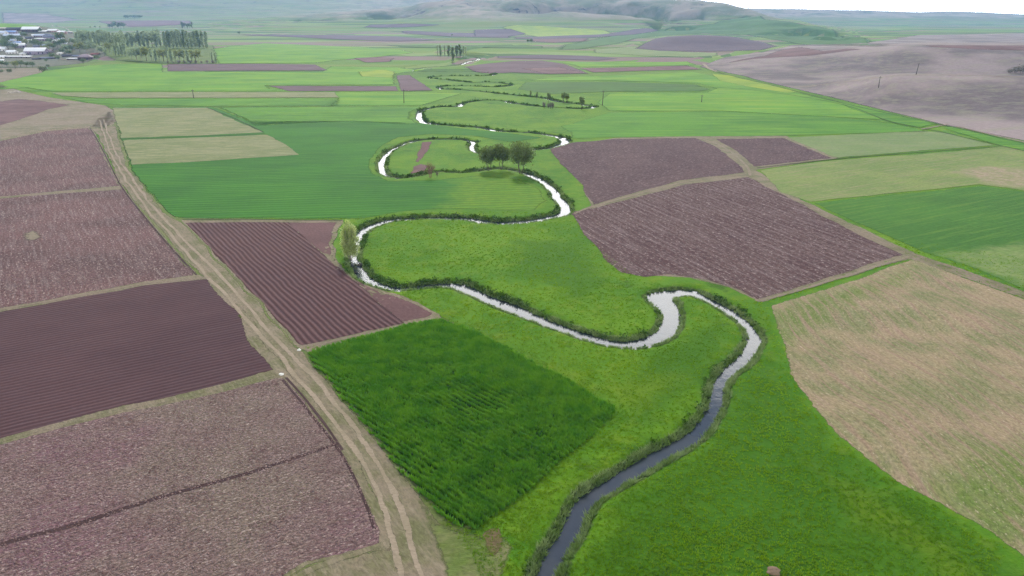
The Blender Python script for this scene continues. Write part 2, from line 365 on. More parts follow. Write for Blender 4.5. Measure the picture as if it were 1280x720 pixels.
# ---- water: one level sheet; only the carved channel lies below the meadow
def water_mat():
    t = NT('river_water'); g = t.new('ShaderNodeNewGeometry').outputs['Position']
    c = t.mix(t.rng(t.noise(g, .25, 3), .4, .6), (.022, .030, .042, 1), (.034, .040, .046, 1))
    t.put(t.b.inputs['Base Color'], c); t.b.inputs['Roughness'].default_value = .06; t.b.inputs['IOR'].default_value = 1.40
    t.b.inputs['Specular IOR Level'].default_value = .9
    t.bump(t.math('ADD', t.math('MULTIPLY', t.noise(t.mp(g, sc=(1, .8, 1)), 2.6, 3, .6), .012), t.math('MULTIPLY', t.noise(g, .7, 2), .02)), 1.0)
    return t.m
wx = [-130, -60, 0, 60, 130]; wy = [30, 200, 400, 700, 1100, 1400]
lo, hi = rc[:, :2].min(0)-10, rc[:, :2].max(0)+10
wv = [(lo[0], lo[1], WZ), (hi[0], lo[1], WZ), (hi[0], 1400, WZ), (lo[0], 1400, WZ)]
river = struct(mesh_obj('river', wv, [[0, 1, 2, 3]], water_mat())); river['label'] = 'shallow meandering river reflecting the pale sky between grassy banks'
# ------------------------------------------------------------------ draped field patches
GP = V[:, :2]; GD = np.hypot(GP[:, 0], GP[:, 1]); GRD = rdall
def inpoly(P, x, y):
    n = len(P); ins = np.zeros(x.shape, bool); j = n-1
    for i in range(n):
        xi, yi = P[i]; xj, yj = P[j]
        if yi != yj: ins ^= ((yi > y) != (yj > y)) & (x < (xj-xi)*(y-yi)/(yj-yi)+xi)
        j = i
    return ins
def bdist(P, x, y):
    out = np.full(x.shape, 1e9)
    for i in range(len(P)):
        a = P[i-1]; b = P[i]; d = b-a; L = (d**2).sum()+1e-9
        t = np.clip(((x-a[0])*d[0]+(y-a[1])*d[1])/L, 0, 1); out = np.minimum(out, np.hypot(x-a[0]-t*d[0], y-a[1]-t*d[1]))
    return out
LAY = [0]; ZONES = []
def tint(o, an, px, soft):
    """mark part of a surface, fading over 'soft' metres, as a place where something else grows"""
    me = o.data; co = np.empty(len(me.vertices)*3); me.vertices.foreach_get('co', co); co = co.reshape(-1, 3)
    P = np.array([G(u, v) for u, v in px]); lo, hi = P.min(0)-soft, P.max(0)+soft
    m = np.flatnonzero((co[:, 0] > lo[0]) & (co[:, 0] < hi[0]) & (co[:, 1] > lo[1]) & (co[:, 1] < hi[1]))
    d = bdist(P, co[m, 0], co[m, 1])*np.where(inpoly(P, co[m, 0], co[m, 1]), 1, -1)
    a = me.attributes.get(an) or me.attributes.new(an, 'FLOAT', 'POINT'); v = np.empty(len(co), np.float32); a.data.foreach_get('value', v)
    v[m] = np.maximum(v[m], sm(.5+d/(2*soft))); a.data.foreach_set('value', v)
def patch(name, px, mat, fuzz=1.0, layer=1, world=False, extra=0., keepoff=None, zone=None, label=None):
    P = np.array(px, float) if world else np.array([G(u, v) for u, v in px])
    # densify with a little wander
    out = []
    for i in range(len(P)):
        a = P[i]; b = P[(i+1) % len(P)]; L = np.linalg.norm(b-a); D = np.linalg.norm((a+b)/2); s = max(1.5, .011*D)
        n = max(1, int(L/s))
        for k in range(n): out.append(a+(b-a)*k/n)
    P = np.array(out); D = np.hypot(P[:, 0], P[:, 1]); am = np.minimum(.5, .0025*D+.2)*min(1, fuzz)
    P = P+np.stack([(vnoise(P[:, 0]/6, P[:, 1]/6, 40)-.5)*2*am, (vnoise(P[:, 0]/6, P[:, 1]/6, 41)-.5)*2*am], 1)
    if zone: ZONES.append((zone, P))
    lo, hi = P.min(0), P.max(0)
    m = (GP[:, 0] > lo[0]) & (GP[:, 0] < hi[0]) & (GP[:, 1] > lo[1]) & (GP[:, 1] < hi[1])
    q = GP[m]; m2 = inpoly(P, q[:, 0], q[:, 1]); q = q[m2]
    if len(q):
        bd = bdist(P, q[:, 0], q[:, 1]); q = q[bd > .25+.001*np.hypot(q[:, 0], q[:, 1])]
    # ring set in from the edge
    tn = np.roll(P, -1, 0)-np.roll(P, 1, 0); tn /= (np.linalg.norm(tn, axis=1)[:, None]+1e-9); nn = np.stack([-tn[:, 1], tn[:, 0]], 1)
    ring = np.concatenate([P+nn*fuzz, P-nn*fuzz]); ring = ring[inpoly(P, ring[:, 0], ring[:, 1])]
    if len(ring):
        ring = ring[bdist(P, ring[:, 0], ring[:, 1]) > fuzz*.6]
    inner = np.concatenate([q, ring]) if len(ring) else q
    allp = np.concatenate([P, inner]) if len(inner) else P
    r = geometry.delaunay_2d_cdt([Vector((float(a), float(b))) for a, b in allp], [], [list(range(len(P)))], 1, 1e-4, True)
    v = np.array([(k.x, k.y) for k in r[0]]); f = np.array([k for k in r[2] if len(k) == 3])
    s = np.cross(v[f[:, 1]]-v[f[:, 0]], v[f[:, 2]]-v[f[:, 0]]) < 0; f[s] = f[s][:, ::-1]
    rd = river_dist(v[:, 0], v[:, 1]); dd_ = np.hypot(v[:, 0], v[:, 1])
    z = ground_z(v[:, 0], v[:, 1], rd)+(.02+3.2e-4*np.maximum(dd_-60, 0))*(1+.35*(layer-1))+extra
    e = np.clip(bdist(P, v[:, 0], v[:, 1])/fuzz, 0, 1)
    if keepoff: e = np.minimum(e, np.clip((rd-keepoff)/1.5, 0, 1))
    o = struct(mesh_obj(name, np.stack([v[:, 0], v[:, 1], z], 1), f, mat, smooth=True, attrs={'edge': e, 'soft': np.full(len(v), .05 if fuzz < 2 else (.12 if fuzz < 4 else .24))}))
    if label: o['label'] = label
    return o
def strip(name, line, w, mat, fuzz=None, layer=3, label=None, zone=None):
    """a track or furrow of width w metres along a line of image places"""
    P = np.array([G(u, v) for u, v in line]); D = np.linalg.norm(P.mean(0))
    P = catmull(P, max(2, .008*D)); t = np.gradient(P, axis=0); t /= np.linalg.norm(t, axis=1)[:, None]+1e-9
    n = np.stack([-t[:, 1], t[:, 0]], 1); ww = w/2*(1+.35*(vnoise(P[:, 0]/5, P[:, 1]/5, 60)-.5))[:, None]
    poly = np.concatenate([P+n*ww, (P-n*ww)[::-1]])
    return patch(name, poly, mat, fuzz or w*.28, layer, world=True, label=label, zone=zone)
def rowang(a, b):
    p, q = G(*a), G(*b); return math.atan2(q[1]-p[1], q[0]-p[0])
# ------------------------------------------------------------------ fields
BE = C(158, 148, 122); OL = C(140, 142, 96)
mauve, mdark, mpale = C(122, 98, 104), C(96, 76, 84), C(178, 162, 156)
r_left = rowang((20, 300), (12, 200)); r_d = rowang((0, 460), (300, 400)); r_f = rowang((228, 277), (373, 433)); r_n = rowang((760, 270), (960, 372))
plL = field_mat('ploughed_soil_reddish', C(138, 106, 112), C(118, 92, 98), mpale, 22, r_left, .7, 16, .35, clod=.45, clodamp=.2, speck=C(200, 184, 172), speckn=.56, speckmix=.7, grain=.8)
plD = field_mat('harrowed_soil_dark', C(102, 76, 84), C(90, 66, 75), C(112, 92, 100), 30, r_d, .5, 40, .35, rows=1.0, rowamp=.07, rowcol=C(72, 56, 64), rowmix=.35, clod=.35, clodamp=.05, grain=.25, speck=C(140, 122, 124), speckn=.66, speckmix=.4)
plE = field_mat('ploughed_clods_pink', C(150, 114, 120), C(152, 134, 120), C(156, 138, 120), 26, r_d, .7, 5, .45, clod=.26, clodamp=.24, grain=1., speck=C(214, 196, 184), speckn=.55, speckmix=.75)
plF = field_mat('ridged_soil', C(114, 85, 92), C(120, 90, 95), None, 25, r_f, rows=1.05, rowamp=.24, rowcol=C(70, 52, 58), rowmix=.55, clod=.4, clodamp=.06, grain=.3, speck=C(160, 136, 138), speckn=.62, speckmix=.35)  # dark rowcol paints furrow shade into the soil colour
plG = field_mat('smooth_reddish_soil', C(128, 98, 104), C(118, 90, 96), None, 14, r_f, clod=.5, clodamp=.08, grain=.4, speck=C(160, 140, 134), speckn=.6, speckmix=.4)
plM = field_mat('ploughed_soil_upper', C(100, 76, 86), C(112, 88, 96), C(140, 118, 122), 18, rowang((700, 205), (900, 196)), .9, 12, .4, clod=.6, clodamp=.2, grain=.8, speck=C(186, 168, 164), speckn=.56, speckmix=.65)
plN = field_mat('ploughed_soil_furrowed', C(106, 78, 84), C(114, 88, 92), C(160, 140, 138), 20, r_n, .9, 14, .55, rows=2.3, rowamp=.12, rowcol=C(74, 56, 64), rowmix=.2, clod=.5, clodamp=.2, grain=.8, speck=C(200, 184, 176), speckn=.555, speckmix=.7)
plK = field_mat('distant_ploughed_soil', C(118, 98, 112), C(108, 88, 100), C(140, 120, 128), 40, 0, 3, 12, .4, clod=2.5, clodamp=.2, grain=.3)
plV = field_mat('distant_violet_soil', C(104, 92, 112), C(96, 84, 104), C(130, 112, 124), 60, 0, 6, 14, .4, clod=4, clodamp=.2, grain=.3)
plR = field_mat('distant_red_soil', C(128, 98, 98), C(112, 86, 92), C(150, 120, 116), 30, 0, 3, 12, .4, clod=2.5, clodamp=.2, grain=.3)
r_I = rowang((200, 250), (420, 244))
whI = field_mat('young_wheat', C(56, 132, 38), C(44, 116, 34), C(84, 154, 48), 40, r_I, 1.6, 22, .55, rows=2.6, rowamp=.06, rowcol=C(40, 92, 42), rowmix=.3, clod=.6, clodamp=.08, grain=.3, alt=(C(108, 156, 40), C(94, 146, 38)))
whH = field_mat('dark_crop_ground', C(32, 80, 28), C(40, 92, 32), C(22, 56, 22), 16, rowang((430, 430), (700, 570)), 1.2, 5, .4, clod=.6, clodamp=.2, grain=.6)
whQ = field_mat('pale_green_wheat', C(72, 132, 66), C(62, 120, 58), C(104, 150, 84), 35, rowang((1080, 290), (1280, 250)), 1.3, 18, .5, clod=.8, clodamp=.08, grain=.3, alt=(C(138, 156, 92), C(120, 146, 80)))
whT = field_mat('green_strip_wheat', C(84, 152, 54), C(66, 132, 50), C(124, 178, 68), 50, 0, 2.2, 22, .6, clod=1.2, clodamp=.06, grain=.25)
whB = field_mat('bluish_green_crop', C(62, 108, 66), C(70, 122, 68), C(96, 142, 80), 60, 0, 4, 20, .5, clod=2, clodamp=.06, grain=.2)
whG = field_mat('bright_green_crop', C(100, 166, 58), C(80, 148, 54), C(150, 188, 76), 50, 0, 3, 20, .6, clod=1.6, clodamp=.06, grain=.2)
yel = field_mat('yellow_green_pasture', C(146, 180, 64), C(120, 164, 66), C(160, 180, 84), 40, 0, 3, 14, .4, clod=2, clodamp=.06, grain=.2)
olJ = field_mat('faded_olive_fallow', C(138, 144, 98), C(124, 136, 84), C(186, 180, 136), 18, r_I, 1.2, 9, .5, clod=.8, clodamp=.08, grain=.3, speck=C(200, 190, 150), speckn=.62, speckmix=.6)
olP = field_mat('olive_pasture', C(138, 156, 84), C(122, 146, 76), C(160, 150, 112), 20, rowang((1000, 240), (1200, 210)), 1.3, 12, .55, clod=.8, clodamp=.08, grain=.35, alt=(C(176, 158, 130), C(150, 152, 104)))
olO = field_mat('pale_pasture', C(132, 152, 92), C(120, 146, 84), C(150, 150, 116), 25, 0, 1.6, 12, .5, clod=1, clodamp=.06, grain=.3)
r_R = rowang((1010, 420), (1180, 600))
stR = field_mat('stubble', C(180, 162, 126), C(142, 146, 96), C(176, 146, 126), 9, r_R, .9, 18, .85, warp=20, rows=2.1, rowamp=.05, rowcol=C(196, 180, 156), rowmix=.1, clod=.35, clodamp=.18, grain=.65, speck=C(208, 192, 168), speckn=.57, speckmix=.6, alt=(C(120, 142, 66), C(140, 148, 88)))
stG = field_mat('greening_stubble', C(122, 142, 66), C(138, 146, 84), C(176, 158, 128), 8, r_R, .8, 13, .55, clod=.4, clodamp=.14, grain=.45, speck=C(194, 180, 154), speckn=.6, speckmix=.5)
hiB = field_mat('bare_hillside', C(166, 150, 148), C(124, 116, 126), C(156, 156, 128), 90, .3, 8, 6, .5, clod=1.6, clodamp=.2, grain=.3)
hiG = field_mat('grassed_hillside', C(132, 136, 104), C(140, 132, 118), None, 60, .3, 8, 6, .5, clod=1.6, clodamp=.2, grain=.3)
vg = field_mat('verge_dry_grass', C(152, 138, 116), C(124, 124, 86), C(168, 154, 132), 7, rowang((250, 325), (375, 460)), .7, 9, .5, clod=.4, clodamp=.1, grain=.45, speck=C(180, 168, 140), speckn=.6, speckmix=.4)
vgG = field_mat('verge_mixed_grass', C(112, 132, 64), C(136, 138, 92), C(90, 122, 50), 7, 0, .8, 5, .5, clod=.4, clodamp=.12, grain=.5, speck=C(160, 158, 110), speckn=.6, speckmix=.4)
rut = field_mat('bare_track_earth', C(176, 160, 138), C(164, 150, 126), None, 6, 0, .8, 5, .5, clod=.35, clodamp=.06, grain=.35)
bkl = field_mat('balk_dry_grass', C(160, 146, 124), C(150, 138, 116), None, 6, 0, .8, 5, .5, clod=.35, clodamp=.08, grain=.45)
dkl = field_mat('dark_furrow', C(92, 72, 76), C(80, 62, 66), None, 6, 0, .8, 5, .5, clod=.35, clodamp=.06, grain=.3)
dgl = field_mat('dark_grass_line', C(44, 74, 36), C(60, 82, 44), None, 6, 0, .8, 5, .5, clod=.5, clodamp=.1, grain=.4)
wste = field_mat('eroded_waste_ground', C(154, 140, 120), C(138, 132, 104), C(172, 158, 140), 22, 0, 2, 5, .6, clod=1, clodamp=.2, grain=.45, speck=C(96, 100, 66), speckn=.64, speckmix=.7)
mdY = field_mat('yellow_meadow', C(112, 158, 44), C(92, 142, 38), C(126, 164, 56), 14, 0, 1.4, 4, .5, clod=.6, clodamp=.1, grain=.35)
mdD = field_mat('lush_meadow', C(70, 132, 24), C(60, 120, 24), C(92, 148, 30), 16, .4, 1.4, 4, .5, clod=.5, clodamp=.12, grain=.45)
brn = field_mat('brown_bare_patch', C(128, 108, 82), C(112, 112, 62), None, 4, 0, .6, 4, .5, clod=.35, clodamp=.1, grain=.5)

# right side
patch('field_margin', [(689,186),(766,172.5),(880,168),(985,170),(1050,198),(948,213),(1004,250),(1145,316),(1290,366),(1290,378),(1140,325),(950,380),(905,360),(860,348),(800,346),(773,341),(736,301),(715,268),(737,257),(724,230)], vg, 1.5, .5, label='grassy margins around the ploughed fields right of the river')
patch('brown_hillside', [(872,84),(905,72),(950,66),(1000,56),(1060,55),(1110,50),(1149,44),(1400,40),(1560,60),(1560,250),(1400,205),(1300,181),(1180,157),(1100,138),(1040,123),(985,110),(930,96)], hiB, 5, 1, label='bare mauve brown rolling hillside on the right')
patch('ploughed_hilltop', [(893,82),(945,74),(1000,71),(1040,67),(1078,62),(1060,61),(1030,64),(1001,59),(975,63),(955,70),(920,76)], plR, 5, 3)
strip('hill_path', [(985,109),(1030,105.5),(1080,99.5),(1120,94.8),(1160,93.8),(1210,94.6),(1280,96.5),(1340,96)], 2.2, rut, layer=3)
patch('ploughed_hilltop', [(1150,57.4),(1200,57),(1280,57.3),(1420,57.5),(1420,62),(1280,64),(1210,62),(1170,60)], plR, 4, 3)
#patch('hill_pasture', [(1180,66),(1240,64),(1260,76),(1230,88),(1170,86),(1150,76)], hiG, 14, 2)
patch('wheat_field', [(760,141),(900,139),(1040,146),(1120,155),(1164,165),(1080,167),(960,170.5),(870,171),(770,172),(712,174),(712,166),(700,158)], whT, 2, 1)
patch('bluish_crop_field', [(655,103),(760,102.5),(872,106),(890,112),(876,114),(760,115),(690,118),(646,112)], whB, 3, 1)
patch('bright_pasture', [(690,97),(800,93),(868,90),(905,98),(1000,117),(1060,130),(1120,146),(1100,150),(1030,146),(900,139),(760,139),(745,128),(760,117),(880,116),(895,111),(870,104),(760,101),(660,101)], whG, 3, 1)
patch('yellow_green_pasture', [(888,92),(912,94),(960,105),(1000,115),(985,117),(930,108),(898,101)], yel, 3, 2)
patch('roadside_crop', [(1040,124),(1100,138),(1175,155),(1150,160),(1112,153),(1060,135)], whT, 2, 2)
patch('roadside_crop', [(1190,158),(1300,183),(1400,207),(1400,221),(1300,194),(1240,180),(1178,160)], whT, 1.5, 2)
patch('pale_pasture', [(983,172),(1154,163.5),(1180,166),(1245,182),(1140,190),(1044,198)], olO, 1.2, 1)
op_ = patch('olive_pasture', [(948,213),(1000,205),(1046,200),(1160,192),(1262,182.5),(1330,196),(1420,220),(1420,262),(1280,239),(1225,231),(1120,242),(1012,253),(975,241)], olP, 1.5, 1)
qf_ = patch('wheat_field', [(1014,254),(1120,243),(1226,232),(1280,240),(1420,266),(1420,420),(1280,363),(1210,334),(1150,314),(1075,281)], whQ, 1.2, 1)
stub = patch('stubble_field', [(957,381),(1010,366),(1062,350),(1142,322),(1200,344),(1285,374),(1420,430),(1500,640),(1500,900),(1400,790),(1280,700),(1235,668),(1170,633),(1120,607),(1078,577),(1040,545),(1010,508),(985,468),(972,425)], stR, 1.8, 1)
patch('ploughed_field', [(893,174),(980,172.5),(1040,198),(942,209),(932,199),(915,186)], plM, .9, 2)
patch('ploughed_field', [(686,187),(707,179.5),(766,174),(870,172.5),(888,180),(908,192),(928,209),(933,216),(854,226),(799,240),(742,257),(733,245),(722,226),(710,216),(698,203)], plM, 1.1, 2)
patch('ploughed_field', [(712,266),(742,260),(800,245),(856,230.5),(936,221),(1000,254),(1060,286),(1130,319),(1060,341),(985,364),(944,376),(920,363),(880,350),(835,344),(805,348),(775,342),(752,322),(733,298)], plN, 1.1, 2)
strip('field_balk', [(944,377),(985,366.5),(1060,344),(1137,320.5)], 1.5, bkl, label='pale grassy balk below the ploughed field')
strip('field_path', [(718,268),(742,258.5),(799,242),(854,228),(900,221.5),(934,217.5)], 1.2, bkl)
strip('field_path', [(868,171.5),(893,179),(915,191),(933,208),(938,220)], 1.3, bkl)
strip('field_path', [(938,220),(960,234),(1002,253),(1060,283.5),(1140,317.5),(1210,341),(1280,368),(1400,420)], 1.6, vg)
strip('dark_furrow', [(742,232),(800,226),(850,216),(880,213)], .5, dkl); strip('dark_furrow', [(704,200),(760,199.5),(860,196)], .5, dkl)
strip('field_edge', [(945,210.5),(1042,199.5),(1140,191.5),(1250,183.5)], .9, dgl)
strip('valley_road', [(884,86),(905,93),(960,106),(1040,126),(1100,140),(1180,157),(1280,180),(1400,206)], 1.3, dgl)
strip('farm_track', [(868,108),(930,112),(1000,121),(1060,133),(1112,152),(1165,163),(1280,189),(1400,214)], .9, dgl)
strip('farm_track', [(1152,162),(1185,155.5)], 2, bkl); strip('farm_track', [(1195,158),(1280,178),(1400,203)], 2.2, bkl)
strip('farm_track', [(879,80),(886,86),(896,90)], 4, rut)
# mound and far slopes
patch('ploughed_mound', [(800,56),(815,50),(832,46),(872,44),(912,45.5),(950,52),(975,58),(955,63),(900,64.5),(822,64),(790,61)], plV, 12, 2)
patch('pale_slope', [(740,62),(800,57),(825,63),(900,66),(900,70),(800,70),(740,66)], olO, 10, 1)
patch('green_slope', [(940,18),(966,25),(1006,31),(1046,38),(1089,48),(1123,57),(1090,60),(1040,58),(985,54),(930,44),(880,42),(845,44),(800,48),(770,56),(735,62),(690,63),(700,56),(760,45),(830,36),(890,30),(920,22)], whB, 25, 1)
patch('green_slope', [(622,34),(645,31),(700,34),(760,38),(770,42),(730,46),(670,47),(645,42)], yel, 30, 2)
patch('violet_field', [(735,44),(790,37),(840,33),(842,37),(800,43),(750,47),(690,49),(640,49),(640,47)], plV, 20, 3)
patch('pale_field', [(660,48.5),(740,48),(735,52),(690,54),(660,52)], plR, 20, 2)
patch('violet_field', [(620,70.5),(681,68.5),(735,70),(775,73.5),(747,76),(680,74),(620,73)], plV, 6, 2)
patch('violet_field', [(300,44),(340,43.3),(420,43.5),(500,46),(548,50),(500,52),(430,50),(380,47.5)], plV, 12, 2)
patch('violet_field', [(460,31),(520,29.5),(560,31),(500,35),(450,35)], plV, 25, 2)
patch('violet_field', [(500,38),(560,41),(640,43),(640,48),(560,46),(500,41)], plV, 20, 2)
patch('violet_field', [(590,38),(640,36),(660,42),(640,46),(590,46)], plV, 20, 3)
patch('dark_green_field', [(480,56.5),(560,57),(640,56),(680,58),(680,60),(560,60),(500,59)], whB, 8, 2)
patch('ploughed_field', [(578,84),(600,80.5),(640,76.5),(678,76),(706,80),(722,86),(738,92.5),(684,93),(640,91),(600,91)], plK, 4, 2)
patch('reddish_field', [(650,86),(700,84),(734,92),(684,93)], plR, 4, 3)
patch('ploughed_strip', [(722,85.5),(800,84),(859,82),(880,87),(800,89),(740,91)], plR, 4, 2)
patch('green_strip', [(700,78),(780,77.5),(860,77),(872,81),(800,83),(724,84)], whG, 4, 1)
patch('pink_field', [(120,27),(160,26),(240,26),(245,30),(200,33),(160,34)], plR, 25, 2)
patch('pink_field', [(440,73),(470,71.5),(495,73),(490,77.5),(455,79)], plR, 6, 2)
patch('hazy_slope', [(0,15),(60,18),(110,25),(60,29),(0,29)], hiB, 30, 1)
patch('hilltop_meadow', [(-200,31),(-50,29.8),(0,29.6),(40,31.2),(66,35.5),(50,37),(20,35.5),(0,37),(-200,40)], whG, 15, 1)
# left upper strips
patch('bright_crop', [(330,54),(420,58),(500,62),(520,66),(480,71),(420,76),(395,79),(270,80),(262,62)], whG, 8, 1)
patch('bright_crop', [(-150,97),(30,92),(110,82),(205,80),(206,90),(400,90),(412,83),(540,85),(494,93),(496,106),(335,107),(340,111),(400,114),(60,114.5),(30,110),(0,113),(-150,118)], whG, 5, 1)
patch('yellow_green_strip', [(445,90),(480,87),(496,90),(494,98),(450,96)], yel, 5, 2)
patch('green_crop', [(400,115.5),(520,115),(580,117),(560,123),(530,132),(400,133),(250,133.5),(410,132),(420,123)], whG, 4, 1)
patch('violet_strip', [(208,80.5),(330,80),(395,81),(412,88.5),(208,89.2)], plK, 3, 2)
patch('violet_strip', [(333,107.5),(420,107.8),(497,108),(500,114),(360,114.5)], plK, 3, 2)
patch('violet_field', [(494,94.5),(513,94),(526,102),(543,113.5),(500,114.5),(497,106)], plK, 3, 3)
patch('stubble_strip', [(60,116),(200,115.3),(420,115.3),(426,122.3),(300,122.6),(120,123),(75,120)], olJ, 2.5, 2)
patch('green_strip', [(75,122),(130,123.5),(425,123),(424,132.6),(250,133),(150,131.5),(110,128.5)], whT, 2, 1)
patch('wheat_field', [(270,134),(530,133),(524,140),(524,148),(540,155),(500,156),(440,152),(315,158),(305,150)], whT, 4, 1, keepoff=3)
wi_ = patch('wheat_field', [(161,208),(148,172),(139,134),(268,134),(315,152),(440,151),(520,154),(600,163),(640,167),(680,172),(640,179),(590,170),(540,168),(500,172),(478,183),(466,200),(466,215),(486,226),(540,225),(600,219),(650,224),(676,236),(686,250),(668,264),(620,264),(560,261),(500,266),(455,274),(430,274.5),(227,273.5),(212,271),(163,217)], whI, 2.2, 1, keepoff=2.5)
patch('brown_mud_patch', [(527,178),(541,177),(536,190),(522,206),(517,205),(522,190)], plG, 1.2, 2)
patch('brown_mud_patch', [(515,208),(530,204),(538,208),(530,215),(512,219)], plR, 1.0, 3, keepoff=.5)
patch('fallow_field', [(139,135),(262,135),(285,146),(332,166),(250,170),(150,173.5),(146,160)], olJ, 1.8, 2.5)
patch('fallow_field', [(150,175),(250,172),(336,168.5),(358,180),(378,194),(300,199),(230,204),(163,206.5),(157,195)], olJ, 1.8, 2.5)
strip('field_edge', [(150,174.5),(200,173),(260,170.5),(333,167.5)], 1.4, dgl)
strip('field_edge', [(258,134.5),(290,147),(330,166)], 1.0, dgl)
strip('field_edge', [(130,133.4),(250,134),(420,133.3)], 1.1, dgl); strip('field_edge', [(355,107),(490,107.6)], 1.6, dgl)
strip('field_edge', [(226,274.6),(330,275),(430,275.6)], .7, dgl)
patch('village_ground', [(-150,52),(0,37),(45,37),(92,40),(96,50),(132,58),(134,70),(100,80),(60,84),(0,85),(-150,92)], field_mat('trodden_yards', C(124,122,104), C(96,108,78), C(150,142,126), 12, 0, 2, 4, .6, clod=1.2, grain=.4), 6, 1)
patch('grove_ground', [(95,47),(150,49),(205,56),(268,57),(275,70),(272,80),(205,80.5),(140,76),(128,68),(128,58),(96,52)], field_mat('grove_floor', C(104,138,84), C(88,122,72), C(140,152,108), 18, 0, 2, 8, .5, clod=1.2, grain=.4), 8, 1)
# far left waste ground and verge
patch('waste_ground', [(-250,118),(0,104),(22,112),(60,121),(100,127),(135,132),(148,140),(152,150),(130,161),(112,159),(60,164),(0,177),(-250,205)], wste, 3, 1)
patch('ploughed_field', [(-150,130),(0,127),(24,124),(50,126),(90,131.5),(62,137),(48,143),(20,152),(0,157.5),(-150,170)], plR, 2, 2)
patch('field_margin', [(118,140),(148,150),(166,208),(190,240),(222,271),(430,275),(424,300),(418,322),(440,342),(480,364),(520,376),(556,394),(620,428),(700,470),(650,560),(590,680),(610,740),(640,870),(380,870),(300,740),(300,500),(150,230)], vgG, 2, .3, keepoff=2.5, label='mixed dry and green grass beside the dirt track')
verge = patch('track_verge', [(112,160),(120,150),(134,140),(140,138),(146,160),(160,208),(186,240),(214,271),(229,278),(300,352),(374,434),(385,442),(402,465),(440,506),(482,562),(520,610),(556,650),(590,690),(605,740),(630,860),(380,860),(330,740),(380,703),(440,690),(482,680),(468,630),(443,580),(415,537),(392,510),(345,463),(330,446),(308,420),(304,400),(290,385),(262,350),(247,343),(213,307),(197,287),(178,266),(150,232),(138,205),(122,172)], vg, 1.4, 1, zone='verge', label='strip of dry grass carrying the dirt track')
patch('green_verge', [(386,443),(402,462),(440,505),(484,562),(520,609),(560,652),(600,664),(640,668),(650,700),(600,800),(560,760),(545,700),(520,640),(480,575),(445,520),(410,476)], vgG, 2.2, 2, zone='verge2', keepoff=2.5)
patch('brown_bare_patch', [(596,668),(614,655),(632,660),(634,680),(622,698),(606,700)], brn, 1.6, 3)
# left ploughed fields
patch('field_margin', [(-300,215),(0,172),(60,161),(114,157),(124,172),(155,232),(182,267),(216,307),(249,342),(272,350),(304,386),(322,403),(326,420),(360,463),(370,474),(409,512),(430,539),(456,582),(480,632),(492,668),(492,692),(450,693),(384,708),(345,738),(340,870),(-420,920)], vg, 1.2, 1.6, label='dry grass margins between the ploughed fields on the left')
patch('field_margin', [(222,274.5),(430,275),(422,300),(420,322),(434,340),(474,360),(509,372),(552,392),(556,399),(500,411),(384,443),(370,436),(296,352)], vg, 1.0, .6, label='dry grass margin around the ridged field')
patch('ploughed_field', [(-200,208),(0,176.5),(60,164),(112,160),(120,172),(136,204),(151,233),(80,239),(0,246.5),(-200,268)], plL, .9, 2)
patch('ploughed_field', [(-200,272),(0,248.5),(80,241.5),(154,236.5),(160,242),(180,270),(210,306),(246,344.5),(180,353),(90,370),(0,386),(-250,436)], plL, .9, 2, zone='p')
patch('harrowed_field', [(-280,446),(0,389.5),(90,373),(180,356.5),(262,348),(276,366),(300,392),(312,425),(343,464),(300,476),(200,500),(120,518),(0,549),(-350,640)], plD, .8, 2, zone='p')
patch('ploughed_field', [(-400,660),(0,553.5),(120,523),(200,505),(345,473),(356,473),(390,512),(412,540),(440,582),(465,632),(478,666),(476,684),(440,690),(380,704),(330,738),(300,860),(-400,900)], plE, 1.0, 2, zone='p')
patch('straw_patch', [(24,290),(50,286),(58,296),(40,306),(24,302)], bkl, 3.5, 4)
strip('field_balk', [(-120,412),(0,387.5),(90,371.5),(180,355),(262,347)], .9, bkl, layer=4)
strip('field_balk', [(-150,265),(0,247.3),(80,240),(156,235)], .7, bkl, layer=4)
strip('field_balk', [(-150,592),(0,551.5),(120,520.5),(200,502.5),(345,469)], 1.2, vg, layer=4, label='dry grass balk between the harrowed and the ploughed field')
strip('dark_furrow', [(-120,720),(0,681),(100,655),(200,622),(300,594),(400,563),(424,554)], .95, dkl, layer=4)
strip('dark_furrow', [(352,474),(390,520),(425,566),(450,612),(470,668)], .5, dkl, layer=4)
strip('dark_furrow', [(356,471),(376,493),(404,528),(430,566)], .5, dkl, layer=4)
strip('dark_furrow', [(112,160),(122,176),(137,205),(152,234),(178,268),(212,308),(246,345)], .5, dkl, layer=5)
strip('field_balk', [(340,735),(400,706),(450,690),(480,680)], 1.2, vg, layer=4)
# ridged field with its smooth ends
patch('ploughed_field', [(356,277.5),(421,278),(418,298),(414,322),(430,341),(470,362),(505,374),(546,391),(538,397),(500,405),(440,352),(400,318)], plG, 1.4, 1)
patch('ridged_field', [(229,278),(362,278),(388,302),(412,326),(440,348),(476,378),(508,404.5),(440,419),(378,433.5),(372,431),(300,352)], plF, .6, 2)
strip('field_balk', [(376,436),(420,425.5),(500,408),(548,396)], 1.0, bkl, layer=3)
# dark crop
CROP = [(386,442),(430,427),(500,409),(552,400),(600,418),(650,444),(710,478),(768,513),(735,548),(700,578),(650,622),(600,659),(572,657),(545,634),(520,611),(480,560),(440,506),(402,464)]
patch('dark_crop_field', CROP, whH, .8, 1, zone='crop', label='dark green knee high crop beside the dirt track')
